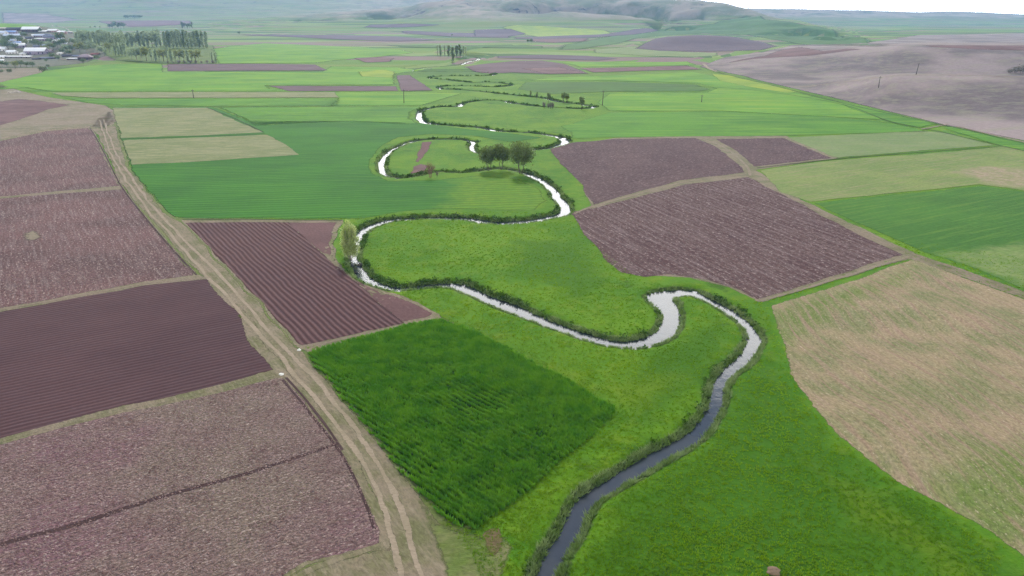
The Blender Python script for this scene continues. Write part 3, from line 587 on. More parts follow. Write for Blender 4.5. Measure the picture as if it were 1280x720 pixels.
# the dirt track: two ruts
TR = [(127,150),(141,190),(160,222),(186,258),(222,297),(262,340),(302,384),(338,424),(362,452),(392,484),(426,526),(455,566),(478,606),(494,650),(506,690),(520,740),(540,820)]
trw = np.array([G(u, v) for u, v in TR]); tt = np.gradient(trw, axis=0); tt /= np.linalg.norm(tt, axis=1)[:, None]; tn_ = np.stack([-tt[:, 1], tt[:, 0]], 1)
for s in (-1, 1):
    P = catmull(trw+tn_*s*.95, 2.0); P = P+np.stack([vnoise(P[:, 0]/9, P[:, 1]/9, 70+s)-.5, vnoise(P[:, 0]/9, P[:, 1]/9, 80+s)-.5], 1)*.8; t = np.gradient(P, axis=0); t /= np.linalg.norm(t, axis=1)[:, None]+1e-9; n = np.stack([-t[:, 1], t[:, 0]], 1)
    ww = (.46*(1+.5*(vnoise(P[:, 0]/4, P[:, 1]/4, 61)-.5)))[:, None]
    patch('wheel_rut', np.concatenate([P+n*ww, (P-n*ww)[::-1]]), rut, .3, 4, world=True)
tint(ground, 'lush', [(770,640),(850,560),(900,500),(960,440),(985,480),(1010,520),(1042,556),(1080,588),(1120,616),(1180,648),(1280,712),(1400,800),(1400,900),(700,900),(720,720)], 9); tint(ground, 'yel', [(1010,580),(1060,600),(1130,640),(1200,690),(1260,760),(1180,720),(1080,650)], 8); tint(ground, 'yel', [(628,218),(655,226),(676,238),(684,252),(672,262),(640,262),(612,256),(612,236)], 7)
tint(ground, 'lush', [(770,470),(850,420),(900,400),(915,425),(860,500),(800,530)], 9); tint(ground, 'lush', [(640,300),(720,300),(760,350),(720,372),(650,340)], 12)
tint(stub, 'alt', [(1180,590),(1220,560),(1300,560),(1500,640),(1500,860),(1280,694),(1235,664),(1170,629),(1130,610)], 7); tint(stub, 'alt', [(962,388),(1040,366),(1110,345),(1150,330),(1130,352),(1060,382),(1010,415),(985,440),(972,420)], 6); tint(qf_, 'alt', [(1180,318),(1280,305),(1400,310),(1400,390),(1280,356),(1210,332)], 9); tint(op_, 'alt', [(1190,214),(1230,208),(1280,212),(1320,232),(1280,236),(1230,228)], 8); tint(ground, 'yel', [(620,440),(700,460),(760,480),(850,470),(800,520),(776,505)], 8)
tint(wi_, 'alt', [(575,212),(640,214),(700,232),(712,268),(600,285),(530,280),(560,252)], 16)
# ------------------------------------------------------------------ grass, crop and bank growth (nobody could count these)
RFULL = np.concatenate([rc, ])
def tufts(name, x, y, z, h, w, blades, mat, lean=.5, label=None, cat=None):
    n = len(x); N = n*blades
    X = np.repeat(x, blades); Y = np.repeat(y, blades); Z = np.repeat(z, blades); Hh = np.repeat(h, blades)*(.6+.6*rng.random(N)); W = np.repeat(w, blades)
    a = rng.random(N)*2*math.pi; r = rng.random(N)*W*.6
    bx, by = X+np.cos(a)*r, Y+np.sin(a)*r; a2 = a+(rng.random(N)-.5)*1.6; l = Hh*lean*(.3+rng.random(N)); b = rng.random(N)*math.pi
    ww = W*.22*(.6+.8*rng.random(N)); cx, cy = np.cos(b)*ww, np.sin(b)*ww
    Vv = np.empty((N, 3, 3)); Vv[:, 0] = np.stack([bx-cx, by-cy, Z-.03], 1); Vv[:, 1] = np.stack([bx+cx, by+cy, Z-.03], 1)
    Vv[:, 2] = np.stack([bx+np.cos(a2)*l, by+np.sin(a2)*l, Z+Hh], 1)
    rv = np.repeat(np.clip(np.repeat(rng.random(n), blades)*.6+rng.random(N)*.4, 0, 1), 3)
    o = mesh_obj(name, Vv.reshape(-1, 3), np.arange(N*3).reshape(N, 3), mat, attrs={'rv': rv}); o['kind'] = 'stuff'
    if label: o['label'] = label
    return o
def scatter(n, lo, hi, span=.80):
    d = np.sqrt(rng.random(n)*(hi**2-lo**2)+lo**2) if False else lo*(hi/lo)**rng.random(n); a = (rng.random(n)*2-1)*span*.92
    return np.sin(a)*d, np.cos(a)*d
zone = {}
for k, P in ZONES: zone.setdefault(k, []).append(P)
def inz(k, x, y):
    m = np.zeros(len(x), bool)
    for P in zone.get(k, []): m |= inpoly(P, x, y)
    return m
ALLP = [np.array([G(u, v) for u, v in p]) for p in (
  [(-400,160),(112,157),(155,232),(216,307),(268,350),(314,420),(358,470),(418,537),(471,630),(486,690),(340,738),(340,900),(-500,900)],
  [(222,274),(430,275),(422,322),(474,360),(552,392),(500,411),(370,436)],
  [(957,381),(1142,322),(1400,420),(1500,900),(1280,700),(1170,633),(1078,577),(1010,508),(972,425)],
  [(685,183),(985,170),(1134,319),(944,378),(800,350),(735,300),(712,262),(730,250)])]
TRP = [np.array([G(u, v) for u, v in ((374,434),(402,465),(440,506),(482,562),(535,640),(560,740),(440,740),(468,630),(415,537),(345,463))])]
x, y = scatter(90000, 46, 185)
rd = river_dist(x, y); m = (rd > 1.2)
for P in ALLP+TRP+zone.get('crop', [])+zone.get('verge', []): m &= ~inpoly(P, x, y)
m &= (vnoise(x/3.2, y/3.2, 77)*.6+.55 > rng.random(len(x)))
x, y, rd = x[m], y[m], rd[m]; D = np.hypot(x, y)
lv = vnoise(x/9, y/9, 31)
tufts('meadow_grass', x, y, ground_z(x, y, rd)+.04, .06+.08*lv, .22+.0016*D, 5, leafmat('meadow_blades', C(86, 146, 26, 1.1), C(134, 182, 44, 1.1), .4, .06), .9, 'bright green meadow grass on both sides of the river')
cp = zone['crop'][0]; lo, hi = cp.min(0), cp.max(0)
n = 62000; x = lo[0]+rng.random(n)*(hi-lo)[0]; y = lo[1]+rng.random(n)*(hi-lo)[1]; m = inpoly(cp, x, y); x, y = x[m], y[m]
# drilled in rows that run towards the river
ra = rowang((430, 430), (700, 570)); cu, su = math.cos(ra), math.sin(ra); q = -x*su+y*cu; q2 = np.round(q/.85)*.85+(rng.random(len(x))-.5)*.26; x, y = x-(q2-q)*su, y+(q2-q)*cu
gap = fbm((x*cu+y*su)/2.6, q, 1.1, 3, 91); m = gap+.2*rng.random(len(x)) > .33; x, y, gap = x[m], y[m], gap[m]
bd = bdist(cp, x, y); yel_ = np.exp(-((x-G(600, 505)[0])**2+(y-G(600, 505)[1])**2)/30)
tufts('tall_green_crop', x, y, ground_z(x, y)+.03, (.52+.3*vnoise(x/2.5, y/2.5, 5)-.3*yel_)*(.75+.25*np.clip(bd/1.5, 0, 1)), np.full(len(x), .30), 6, leafmat('crop_blades', C(56, 130, 48, 1.1), C(112, 176, 68, 1.15), .45, .5), .45, 'dense dark green crop standing knee high in rows')
# along the banks
def along(n, dmax, o0, o1, side=None, bias=None):
    ok = np.flatnonzero((np.hypot(rc[:-1, 0], rc[:-1, 1]) < dmax) & (rc[:-1, 1] > 20))
    L = np.hypot(*(rc[ok+1, :2]-rc[ok, :2]).T); L = L/np.maximum(60, np.hypot(rc[ok, 0], rc[ok, 1]))**.8; p = L/L.sum()
    i = rng.choice(ok, n, p=p); t = rng.random(n)
    c = rc[i, :2]*(1-t)[:, None]+rc[i+1, :2]*t[:, None]; w = rc[i, 2]/2
    s = np.where(rng.random(n) < .5, -1, 1); o = s*(w+o0+(o1-o0)*rng.random(n))
    return c[:, 0]+nx[i]*o, c[:, 1]+ny[i]*o
x, y = along(14000, 300, -.15, .75); rd = river_dist(x, y); m = (rd > -.1) & (vnoise(x/1.8, y/1.8, 12)+.3 > rng.random(len(x))); x, y, rd = x[m], y[m], rd[m]
tufts('bank_grass', x, y, np.maximum(ground_z(x, y, rd), WZ), .28+.35*vnoise(x/2, y/2, 6), .30+.0006*np.hypot(x, y), 7, leafmat('bank_blades', C(88, 136, 46), C(170, 190, 128), .3, .3), .8, 'coarse pale and green grass along the water edge')
# leafy scrub and sedge, mostly on far banks; dark leaves also stand in for bank shade
x, y = along(6400, 700, .05, 1.2); FAR = river_dist(x, y-.8)-river_dist(x, y+.8) < 0; rd = river_dist(x, y); D = np.hypot(x, y)
m = (rd > 0) & (vnoise(x/5, y/5, 13)*.9+np.where(D > 140, .12, 0) > .42) & ~((D < 118) & (rng.random(len(x)) < .82))
m &= (FAR > 0) | (rng.random(len(x)) < np.where(D > 200, .04, .12)); x, y, rd, D = x[m], y[m], rd[m], D[m]
z = ground_z(x, y, rd); K = 12; N = len(x)*K; s = .30+.25*rng.random(len(x))+.0007*np.maximum(D-120, 0)
X = np.repeat(x, K)+rng.normal(0, 1, N)*np.repeat(s, K)*.55; Y = np.repeat(y, K)+rng.normal(0, 1, N)*np.repeat(s, K)*.55; Z = np.repeat(z, K)+np.abs(rng.normal(0, 1, N))*np.repeat(s, K)*.6+.05
def leafcards(X, Y, Z, size):
    N = len(X); u = rng.normal(size=(N, 3)); u /= np.linalg.norm(u, axis=1)[:, None]; v = rng.normal(size=(N, 3)); v -= (v*u).sum(1)[:, None]*u; v /= np.linalg.norm(v, axis=1)[:, None]
    c = np.stack([X, Y, Z], 1); u *= size[:, None]; v *= size[:, None]*.7
    return np.stack([c-u, c-v*.8, c+u, c+v], 1).reshape(-1, 3), np.arange(N*4).reshape(N, 4)
lvv, lf = leafcards(X, Y, Z, np.repeat(s, K)*.42)
o = mesh_obj('riverside_scrub_shade', lvv, lf, leafmat('scrub_shade_leaves', C(38, 80, 26), C(84, 128, 50), .3, .25), attrs={'rv': np.repeat(rng.random(N), 4)}); o['kind'] = 'stuff'; o['label'] = 'sedge and low scrub lining the river banks, dark green doubling as bank shade'

# clods and stubble scraps lying on the near ploughland
def clods(name, poly, n, size, mat, label):
    P = np.array([G(u, v) for u, v in poly]); lo, hi = P.min(0), P.max(0); x = lo[0]+rng.random(n)*(hi-lo)[0]; y = lo[1]+rng.random(n)*(hi-lo)[1]; m = inpoly(P, x, y); x, y = x[m], y[m]
    m = (.35+fbm(x, y, 6, 3, 51) > .25+.9*rng.random(len(x))) & (np.hypot(x, y) < 175); x, y = x[m], y[m]; n = len(x)
    D = np.hypot(x, y); r = size*(.4+rng.random(n)**2)*(1+.004*np.maximum(D-80, 0)); a = rng.random(n)*6.28; V_ = np.empty((n, 5, 3)); z = ground_z(x, y)+.05
    for k in range(4):
        rr = r*(.6+.7*rng.random(n)); V_[:, k] = np.stack([x+np.cos(a+k*1.57)*rr, y+np.sin(a+k*1.57)*rr*.7, z-.04], 1)
    V_[:, 4] = np.stack([x+r*.2, y, z+r*(.5+.5*rng.random(n))], 1)
    b = np.arange(n)[:, None]*5; F_ = np.concatenate([b+np.array([[k, (k+1) % 4, 4]]) for k in range(4)])
    o = mesh_obj(name, V_.reshape(-1, 3), F_, mat, attrs={'rv': np.repeat(rng.random(n), 5)}); o['kind'] = 'stuff'; o['label'] = label
EP = [(-200,640),(0,557),(200,508),(343,476),(388,513),(410,541),(438,583),(462,632),(474,666),(436,688),(378,702),(300,760),(-200,820)]
clods('soil_clods', EP, 52000, .15, leafmat('clod_soil', C(128, 100, 102), C(190, 164, 156), 0, .3), 'earth clods and pale stubble scraps strewn over the near ploughed field')
clods('soil_clods', [(-60,262),(0,250),(154,238),(244,343),(180,351),(0,384),(-60,396)], 26000, .20, leafmat('clod_soil_left', C(108, 86, 92), C(182, 160, 152), 0, .3), 'pale stubble scraps over the middle left ploughed field')
# ------------------------------------------------------------------ trees
def tube(Vs, Fs, pts, rads, k=6):
    pts = [np.array(p, float) for p in pts]; base = len(Vs)
    for i, (p, r) in enumerate(zip(pts, rads)):
        d = (pts[min(i+1, len(pts)-1)]-pts[max(i-1, 0)]); d /= np.linalg.norm(d)+1e-9
        a = np.cross(d, (1, .3, .1)); a /= np.linalg.norm(a); b = np.cross(d, a)
        for j in range(k): t = 2*math.pi*j/k; Vs.append(p+(a*math.cos(t)+b*math.sin(t))*r)
    for i in range(len(pts)-1):
        for j in range(k):
            q = (j+1) % k; Fs.append([base+i*k+j, base+i*k+q, base+(i+1)*k+q, base+(i+1)*k+j])
    Fs.append([base+(len(pts)-1)*k+j for j in range(k)])
def make_tree(name, kind, h, seed, leafm, barkm, nleaf, lsize, rad):
    """an Empty at the foot > trunk (with limbs), crown"""
    R = random.Random(seed); Vs, Fs = [], []; tips = []
    lean = (R.uniform(-.05, .05)*h, R.uniform(-.05, .05)*h)
    if kind == 'poplar':
        ax = [(lean[0]*t, lean[1]*t, h*t*.97) for t in (0, .12, .35, .6, .8, 1)]
        tube(Vs, Fs, [(a[0], a[1], a[2]-.15 if i == 0 else a[2]) for i, a in enumerate(ax)], [h*.018, h*.013, h*.010, h*.007, h*.004, h*.001])
        for i in range(26):
            t = R.uniform(.06, .95); a = R.uniform(0, 6.28); r = rad*max(.5 if t < .5 else 0, math.sin(math.pi*min(1, (t+.06)))**.6)*R.uniform(.6, 1)
            p0 = (lean[0]*t, lean[1]*t, h*t*.97); p1 = (p0[0]+math.cos(a)*r, p0[1]+math.sin(a)*r, p0[2]+h*.10)
            tube(Vs, Fs, [p0, ((p0[0]+p1[0])/2, (p0[1]+p1[1])/2, p0[2]+h*.035), p1], [h*.004, h*.003, h*.001], 4); tips.append((p1, rad*.42, 1)); tips.append((((p0[0]+p1[0])/2, (p0[1]+p1[1])/2, p0[2]+h*.06), rad*.4, 1))
    else:
        nst = {'willow': 3, 'round': 1, 'bare': 5, 'weeping': 4}[kind]; th = {'willow': .18, 'round': .22, 'bare': .05, 'weeping': .1}[kind]*h
        for s_ in range(nst):
            a = 6.28*s_/nst+R.uniform(-.4, .4); q = (0 if nst == 1 else rad*.22)
            p0 = (math.cos(a)*q*.3, math.sin(a)*q*.3, -.15); p1 = (math.cos(a)*q, math.sin(a)*q, th); p2 = (math.cos(a)*q*1.7, math.sin(a)*q*1.7, h*.5)
            tube(Vs, Fs, [p0, p1, p2, (p2[0]*1.2, p2[1]*1.2, h*.8)], [h*.024/nst**.4, h*.017/nst**.4, h*.010, h*.003])
            for i in range(11 if nst > 1 else 20):
                t = R.uniform(.15, 1); b = R.uniform(0, 6.28) if nst == 1 else a+R.uniform(-1.7, 1.7)
                st = (p1[0]+(p2[0]-p1[0])*t, p1[1]+(p2[1]-p1[1])*t, th+(h*.62-th)*t)
                el = R.uniform(.15, .98); rr = rad*math.sqrt(max(.05, 1-(2*el-1)**2*.8))*R.uniform(.35 if kind == 'weeping' else .55, 1)
                en = (math.cos(b)*rr, math.sin(b)*rr, th+(h-th)*(.22+.76*el) if kind != 'weeping' else th+(h-th)*(1-(rr/rad)**2*.45)*R.uniform(.1, .98))
                md = ((st[0]+en[0])/2, (st[1]+en[1])/2, (st[2]+en[2])/2+h*.04)
                tube(Vs, Fs, [st, md, en], [h*.007, h*.005, h*.0015], 4)
                tips.append((en, rad*.30, 1)); tips.append((md, rad*.26, .5))
                for w_ in range(6 if kind in ('bare', 'weeping') else 2):      # twigs
                    e2 = (en[0]+R.uniform(-.3, .3)*rad, en[1]+R.uniform(-.3, .3)*rad, en[2]+R.uniform(-.05, .12)*h)
                    tube(Vs, Fs, [md if w_ % 2 else en, e2], [h*.0022, h*.001], 3)
    root = bpy.data.objects.new(name, None); COL.objects.link(root)
    mesh_obj('trunk', Vs, Fs, barkm, root)
    lr = np.random.default_rng(seed); wts = np.array([t[2] for t in tips]); i = lr.choice(len(tips), nleaf, p=wts/wts.sum())
    c = np.array([t[0] for t in tips])[i]; sg = np.array([t[1] for t in tips])[i]
    P = c+lr.normal(size=(nleaf, 3))*sg[:, None]*np.array([.62, .62, .62 if kind != 'poplar' else 1.1]); P[:, 2] = np.clip(P[:, 2], h*.08, h*1.02)
    X, F_ = leafcards(P[:, 0], P[:, 1], P[:, 2], lsize*(.6+.8*lr.random(nleaf)))
    clump = np.repeat((vnoise(i*1., i*3.7, 2)*.6+lr.random(nleaf)*.4), 4)
    mesh_obj('crown', X, F_, leafm, root, attrs={'rv': clump})
    return root
def dup(root):
    r = root.copy(); COL.objects.link(r)
    for ch in root.children:
        c = ch.copy(); COL.objects.link(c); c.parent = r
    return r
bark = plain('bark_grey', C(96, 86, 76), .9, .5, 3); barkp = plain('bark_pale', C(150, 144, 130), .9, .4, 3); barkr = plain('twigs_reddish', C(140, 104, 90), .9, .4, 3)
L_w = leafmat('willow_leaves', C(84, 112, 58), C(138, 156, 98), .45, .5); L_p = leafmat('weeping_willow_leaves', C(160, 186, 88), C(216, 224, 160), .6, .5)
L_pop = leafmat('poplar_leaves', C(134, 156, 118), C(192, 208, 164), .45, .12); L_v = leafmat('village_leaves', C(82, 106, 80), C(142, 164, 116), .3, .12)
L_y = leafmat('yellowish_leaves', C(130, 146, 76), C(170, 176, 110), .3, .2); L_b = leafmat('budding_twigs', C(138, 116, 104), C(166, 142, 124), .3, .5); L_g = leafmat('grey_twigs', C(128, 126, 112), C(168, 162, 150), .3, .3)
PROTO = {}
SPEC = {'willow0': ('willow', 8, 3, L_w, bark, 3600, .21, 3.2), 'willow1': ('willow', 8, 5, L_w, bark, 3400, .21, 3.0), 'willow2': ('willow', 8, 9, L_w, bark, 4200, .21, 3.3),
 'weep': ('weeping', 10, 4, L_p, barkp, 7500, .18, 2.6), 'bare': ('bare', 6, 8, L_b, barkr, 260, .12, 2.2),
 'sm0': ('willow', 6, 21, L_w, bark, 420, .3, 1.7), 'sm1': ('willow', 6, 22, L_w, bark, 300, .3, 1.5), 'smb': ('bare', 6, 23, L_g, bark, 200, .25, 1.6),
 'pop0': ('poplar', 20, 31, L_pop, bark, 900, .66, 2.7), 'pop1': ('poplar', 20, 32, L_pop, bark, 760, .66, 2.3), 'pop2': ('poplar', 20, 33, L_pop, barkp, 420, .55, 1.6), 'pop3': ('poplar', 20, 34, L_v, bark, 900, .66, 2.9),
 'rd0': ('round', 9, 41, L_v, bark, 520, .48, 3.6), 'rd1': ('round', 9, 42, L_v, bark, 480, .48, 3.2), 'rdy': ('round', 9, 43, L_y, bark, 520, .48, 3.4), 'rdp': ('round', 9, 44, L_pop, barkp, 600, .5, 4.2),
 'shr': ('bare', 4, 51, L_g, bark, 240, .30, 2.4), 'shd': ('bare', 4, 52, L_v, bark, 300, .30, 2.4)}
def tree(spec, u, v, vtop, name, label, cat='tree', group=None, wide=1.0):
    g = G(u, v); D = math.hypot(g[0], g[1]); z = gz(*g)
    k_, h0 = SPEC[spec][0], SPEC[spec][1]; ht = (v-vtop)/KV*D*(1+.25*(H/D)**2)*1.02
    if spec not in PROTO: o = PROTO[spec] = make_tree(name, *SPEC[spec])
    else: o = dup(PROTO[spec]); o.name = name
    s = ht/h0; o.location = (g[0], g[1], z); o.scale = (s*wide, s*wide, s); o.rotation_euler = (0, 0, rnd.uniform(0, 6.28))
    tag(o, label, cat, group); return o
ORD = ['first', 'second', 'third', 'fourth', 'fifth', 'sixth', 'seventh', 'eighth', 'ninth', 'tenth', 'eleventh', 'twelfth', 'thirteenth', 'fourteenth', 'fifteenth', 'sixteenth', 'seventeenth', 'eighteenth', 'nineteenth', 'twentieth', 'twenty-first', 'twenty-second', 'twenty-third', 'twenty-fourth']
g1 = 'willows on the river bend'
tree('willow0', 611, 213, 181, 'willow_tree', 'grey-green willow at the left end of the riverside trio, smallest of them', group=g1, wide=1.0)
tree('willow1', 627, 212, 177, 'willow_tree', 'grey-green middle willow of the three on the river bend', group=g1, wide=1.0)
tree('willow2', 651, 217.5, 174, 'willow_tree', 'tall dark willow standing alone just right of the willow pair on the bend', group=g1, wide=.9)
tree('weep', 438, 322, 262, 'weeping_willow', 'pale twiggy willow leaning over the water beside the ridged field', 'tree', wide=.72)
tree('bare', 538, 222, 200, 'bare_tree', 'leafless reddish twiggy tree at the brown mud patch')
tree('smb', 546.5, 221, 213, 'bush', 'small bare bush just right of the leafless reddish tree', 'bush')
for i, (u, v, vt, s) in enumerate([(663.4,122,113.5,'sm1'),(671,124.4,115,'sm1'),(686,128,115.5,'sm0'),(704,128.5,114.5,'sm0'),(708.7,129,116,'sm0'),(727,137,120,'sm0')]):
    tree(s, u, v, vt, 'riverside_tree', ORD[i]+' tree from the left along the far narrow stretch of the river', group='trees along the far stretch of river', wide=.72)
for i, (u, v, vt) in enumerate([(680,135.2,126.5),(685.5,135.5,128),(688.3,136,127.5),(690.8,136,127.5)]):
    tree('smb', u, v, vt, 'bush', ORD[i]+' bare bush from the left in the group of four below the far trees', 'bush', group='bare bushes by the far stretch')
for i, (u, v, vt, s) in enumerate([(547,69.5,57,'pop2'),(551,70,56.5,'pop1'),(556,70,57,'pop2'),(561,70.5,57,'pop3'),(566,75,57,'pop3'),(571,70.8,57,'pop3'),(575,71,56,'pop3'),(579.5,70.5,57,'pop2'),(582.5,70,57,'pop2')]):
    tree(s, u, v, vt, 'poplar_tree', ORD[i]+' poplar from the left in the lone clump on the plain', group='lone clump of poplars on the plain', wide=1.15)
for i, (u, v, vt) in enumerate([(660,54,49.5),(664,54.5,48.5)]):
    tree('rd0', u, v, vt, 'tree', ('left' if i == 0 else 'right')+' tree of the tiny pair below the bare ridge', group='tiny tree pair below the ridge')
tree('rd1', 565, 45.5, 42.5, 'tree', 'tiny lone tree on the violet far field')
tree('rd1', 299, 43.5, 39.5, 'tree', 'lone dark bush on the pale green plain right of the poplar block')
# poplar plantation beside the village
def row(lst, spec, name, what, group, cat='tree', wide=1.):
    for i, (u, v, vt) in enumerate(lst):
        tree(spec[i % len(spec)] if isinstance(spec, (list, tuple)) else spec, u, v, vt, name, ORD[i]+' '+what, cat, group, wide*rnd.uniform(.9, 1.12))
jl = lambda a: a+rnd.uniform(-1.6, 2.2)
row([(208+i*4.6, 60.6, jl(41.5)) for i in range(12)], ['pop0', 'pop3', 'pop0', 'pop1'], 'poplar_tree', 'poplar from the left in the front row of the tall block', 'front row of the tall poplar block', wide=.9)
row([(196+i*5.2, 58.3, jl(40.5)) for i in range(13)], ['pop3', 'pop0', 'pop1'], 'poplar_tree', 'poplar from the left in the hidden second row of the tall block', 'second row of the tall poplar block', wide=.95)
row([(99+i*5.1, 57.5+.1*i, jl(42.5)) for i in range(20)], ['pop0', 'pop1', 'rdp', 'pop0'], 'poplar_tree', 'hazy poplar from the left in the long grove beside the village', 'long hazy grove beside the village', wide=1.0)
row([(100+i*6.2, 53.2+.05*i, jl(40.5)) for i in range(17)], ['pop1', 'pop0', 'rdp'], 'poplar_tree', 'pale poplar from the left along the back edge of the long grove', 'back edge of the long grove', wide=1.0)
row([(144.8,70,48.5),(149,70.2,47.5),(153,70,49),(157,70.6,47)], 'pop1', 'poplar_tree', 'slender poplar from the left in the tall foursome before the grove', 'four slender poplars', wide=.75)
row([(133,63,52),(137,66,55),(140,68,58)], ['pop2', 'rdy'], 'tree', 'yellowish young tree from the left beside the slender foursome', 'yellowish young trees')
row([(165,74.5,61.5),(171,75.5,60.5),(177,76,61),(183.5,76.5,60.5)], ['rdp', 'rdp', 'rdp', 'rdy'], 'willow_tree', 'broad pale willow from the left in front of the poplar grove', 'broad pale willows', wide=1.0)
row([(190+i*5.0, 76.6+.15*i, jl(63.5)) for i in range(12)], ['pop2', 'pop1', 'pop2', 'rdy'], 'poplar_tree', 'thin young poplar from the left in the lowest row', 'lowest row of thin young poplars', wide=1.3)
row([(210+i*7.0, 79.3, jl(75.5)) for i in range(9)], 'shr', 'shrub', 'grey-violet shrub from the left along the violet strip', 'grey shrubs along the violet strip', 'shrub')
row([(266,78.5,66.5),(270,78.8,67)], 'pop1', 'poplar_tree', 'thin tree from the left at the right end of the lowest row', 'end pair of the lowest row')
row([(137+i*3.6, 36, jl(29)) for i in range(6)], ['rd0', 'rd1'], 'tree', 'dark tree from the left in the compact grove behind the plantation', 'compact dark grove', wide=1.1)
row([(228+i*3.1, 35.4, jl(29.5)) for i in range(5)], ['pop3', 'rd0'], 'tree', 'tree from the left in the small stand above the poplar block', 'small stand above the poplar block')
row([(157+i*2.9, 23.6+rnd.uniform(-1.2, 1.2), 19.5) for i in range(8)], ['rd0', 'rd1'], 'tree', 'tree from the left of the scattered dots on the far slope', 'scattered trees on the far slope')
row([(113,35.5,33),(119,35.5,32.5),(125,35.5,33)], 'rd1', 'bush', 'tiny bush from the left beyond the village lane', 'tiny bushes beyond the lane', 'bush')
row([(1262,92,87),(1269,91.5,85),(1277,92,83)], 'shr', 'shrub', 'pale grey shrub from the left on the brown hill', 'pale shrubs on the brown hill', 'shrub', wide=1.3)
# village trees, each told by what it stands by
VT = [('rd0',11,63,53,'big grey tree between the white gable wall and the long shed'),('rd0',5,60,51,'grey tree at the picture edge behind the long white shed'),('rd1',25.5,54,46,'dark tree behind the small white-roofed cottage'),
('rdy',33.5,58,50.5,'yellowish tree just above the big white-roofed barn'),('rd0',43,59,51,'dark round tree behind the barn, below the long white eave'),('rd1',52,60,52,'dark tree right of the barn gable'),('rdp',60,60,53,'pale tree in the orchard right of the barn'),
('rd1',67,63,55,'dark tree above the grey-pink roofed hut'),('rd0',76.5,53,42.5,'tall dark pointed tree at the right end of the slate roofs'),('rd0',72,60,52,'green tree in the village middle right of the orchard'),('rdp',84,65,57,'pale green tree left of the yellow one'),
('rd1',91,65,57,'green tree directly left of the yellow one'),('rdy',100,66,55,'bright yellow-green tree behind the hip-roofed house'),('rdp',108,65,57,'pale tree directly right of the yellow one'),('rd1',51,41,36.5,'small dark tree between the two topmost white roofs'),
('rd0',3,84,77,'dark tree at the picture edge in the lower tree belt'),('rd1',9,84.5,77.5,'dark tree second from the edge in the lower belt'),('rdy',19.5,86,78,'pale tree standing out in the dark lower belt'),('rd0',26,84,77,'dark tree right of the pale one in the lower belt'),
('rd1',34,84.5,78,'low dark tree in the middle of the lower belt'),('rd0',41,84.5,78.5,'last dark tree at the right end of the lower belt'),('shd',54,90,84,'dark bush alone at the right of the dry paddock'),('shd',12,91,87,'dark bush on the dry paddock, second from the edge'),
('shd',2,91,87.5,'dark bush on the dry paddock at the picture edge'),('rd1',104,80,73.5,'round bush directly in front of the hip-roofed house'),('rd0',121.5,76,70,'dark bush right of the hip-roofed house'),('shd',60,84,81,'small dark bush at the end of the lower hedge'),
('rdp',128,68,59,'pale tree at the village end right of the reddish hut'),('rdp',117,64,56,'pale tree behind the reddish hut'),('rd1',79,68,61,'green tree beside the tiny white hut'),('rd0',16,52,45,'grey tree between the upper white roofs'),('rdp',93,57,49,'pale green tree above the yellow one'),
('rd1',20,63,55,'dark tree squeezed between the cottage and the barn'),('rd0',62,56,49.5,'dark tree under the middle of the slate roof'),('rd1',45,55,49.5,'dark tree directly below the light blue roof'),('rdy',57,66,58,'yellowish tree right behind the grey-pink hut'),('rd0',81,59,50,'green tree just right of the small pinkish-walled house'),
('rd1',87,70,63,'dark green tree above the flat white shed'),('rd0',66,74,67.5,'dark tree in the row right of the long white shed'),('rd1',73,75.5,70,'dark bushy tree left of the flat white shed'),('rd0',9,55,47,'dark tree between the pale upper roofs at the edge'),('rdp',112,60,52,'pale tree behind the hip-roofed house, next to the grove'),('rd1',58,78,73.5,'low dark tree in front of the long white shed end'),('rd0',30,48,41.5,'dark tree above the bright barn, below the slate house')]
for s, u, v, vt, lb in VT:
    tree(s, u, v, vt, 'bush' if s == 'shd' else 'village_tree', lb, 'bush' if s == 'shd' else 'tree', 'trees of the village', wide=1.35)# ------------------------------------------------------------------ village
def box(Vs, Fs, x0, x1, y0, y1, z0, z1):
    b = len(Vs); Vs += [(x0,y0,z0),(x1,y0,z0),(x1,y1,z0),(x0,y1,z0),(x0,y0,z1),(x1,y0,z1),(x1,y1,z1),(x0,y1,z1)]
    Fs += [[b,b+3,b+2,b+1],[b+4,b+5,b+6,b+7],[b,b+1,b+5,b+4],[b+1,b+2,b+6,b+5],[b+2,b+3,b+7,b+6],[b+3,b,b+4,b+7]]
RM = {'white': plain('roof_white_sheet', C(250,252,255,1.2), .45, .12, .3), 'blue': plain('roof_blue_sheet', C(150,176,226,1.2), .45, .15, .3), 'slate': plain('roof_slate_blue', C(128,134,156), .6, .3, .3),
      'pale': plain('roof_pale_blue', C(205,215,235,1.2), .5, .15, .3), 'grey': plain('roof_dark_grey', C(98,98,108), .7, .3, .3), 'pink': plain('roof_grey_pink', C(176,158,166), .7, .3, .3), 'beige': plain('roof_beige', C(205,198,185,1.1), .7, .25, .3), 'red': plain('roof_reddish', C(168,112,108), .7, .25, .3)}
WM = {'white': plain('wall_whitewash', C(226,224,220,1.1), .8, .25, .5), 'dark': plain('wall_dark_stone', C(96,84,92), .9, .4, .6), 'mauve': plain('wall_mauve_render', C(160,146,162), .9, .3, .5), 'stone': plain('wall_grey_stone', C(136,128,124), .9, .4, .6), 'pinkish': plain('wall_pinkish', C(186,158,158), .9, .3, .5)}
GLS = plain('window_dark', C(48,54,66), .2, .1, 1); DRM = plain('door_brown', C(96,72,60), .7, .3, 2); CHM = plain('chimney_brick', C(150,112,100), .9, .3, 2)
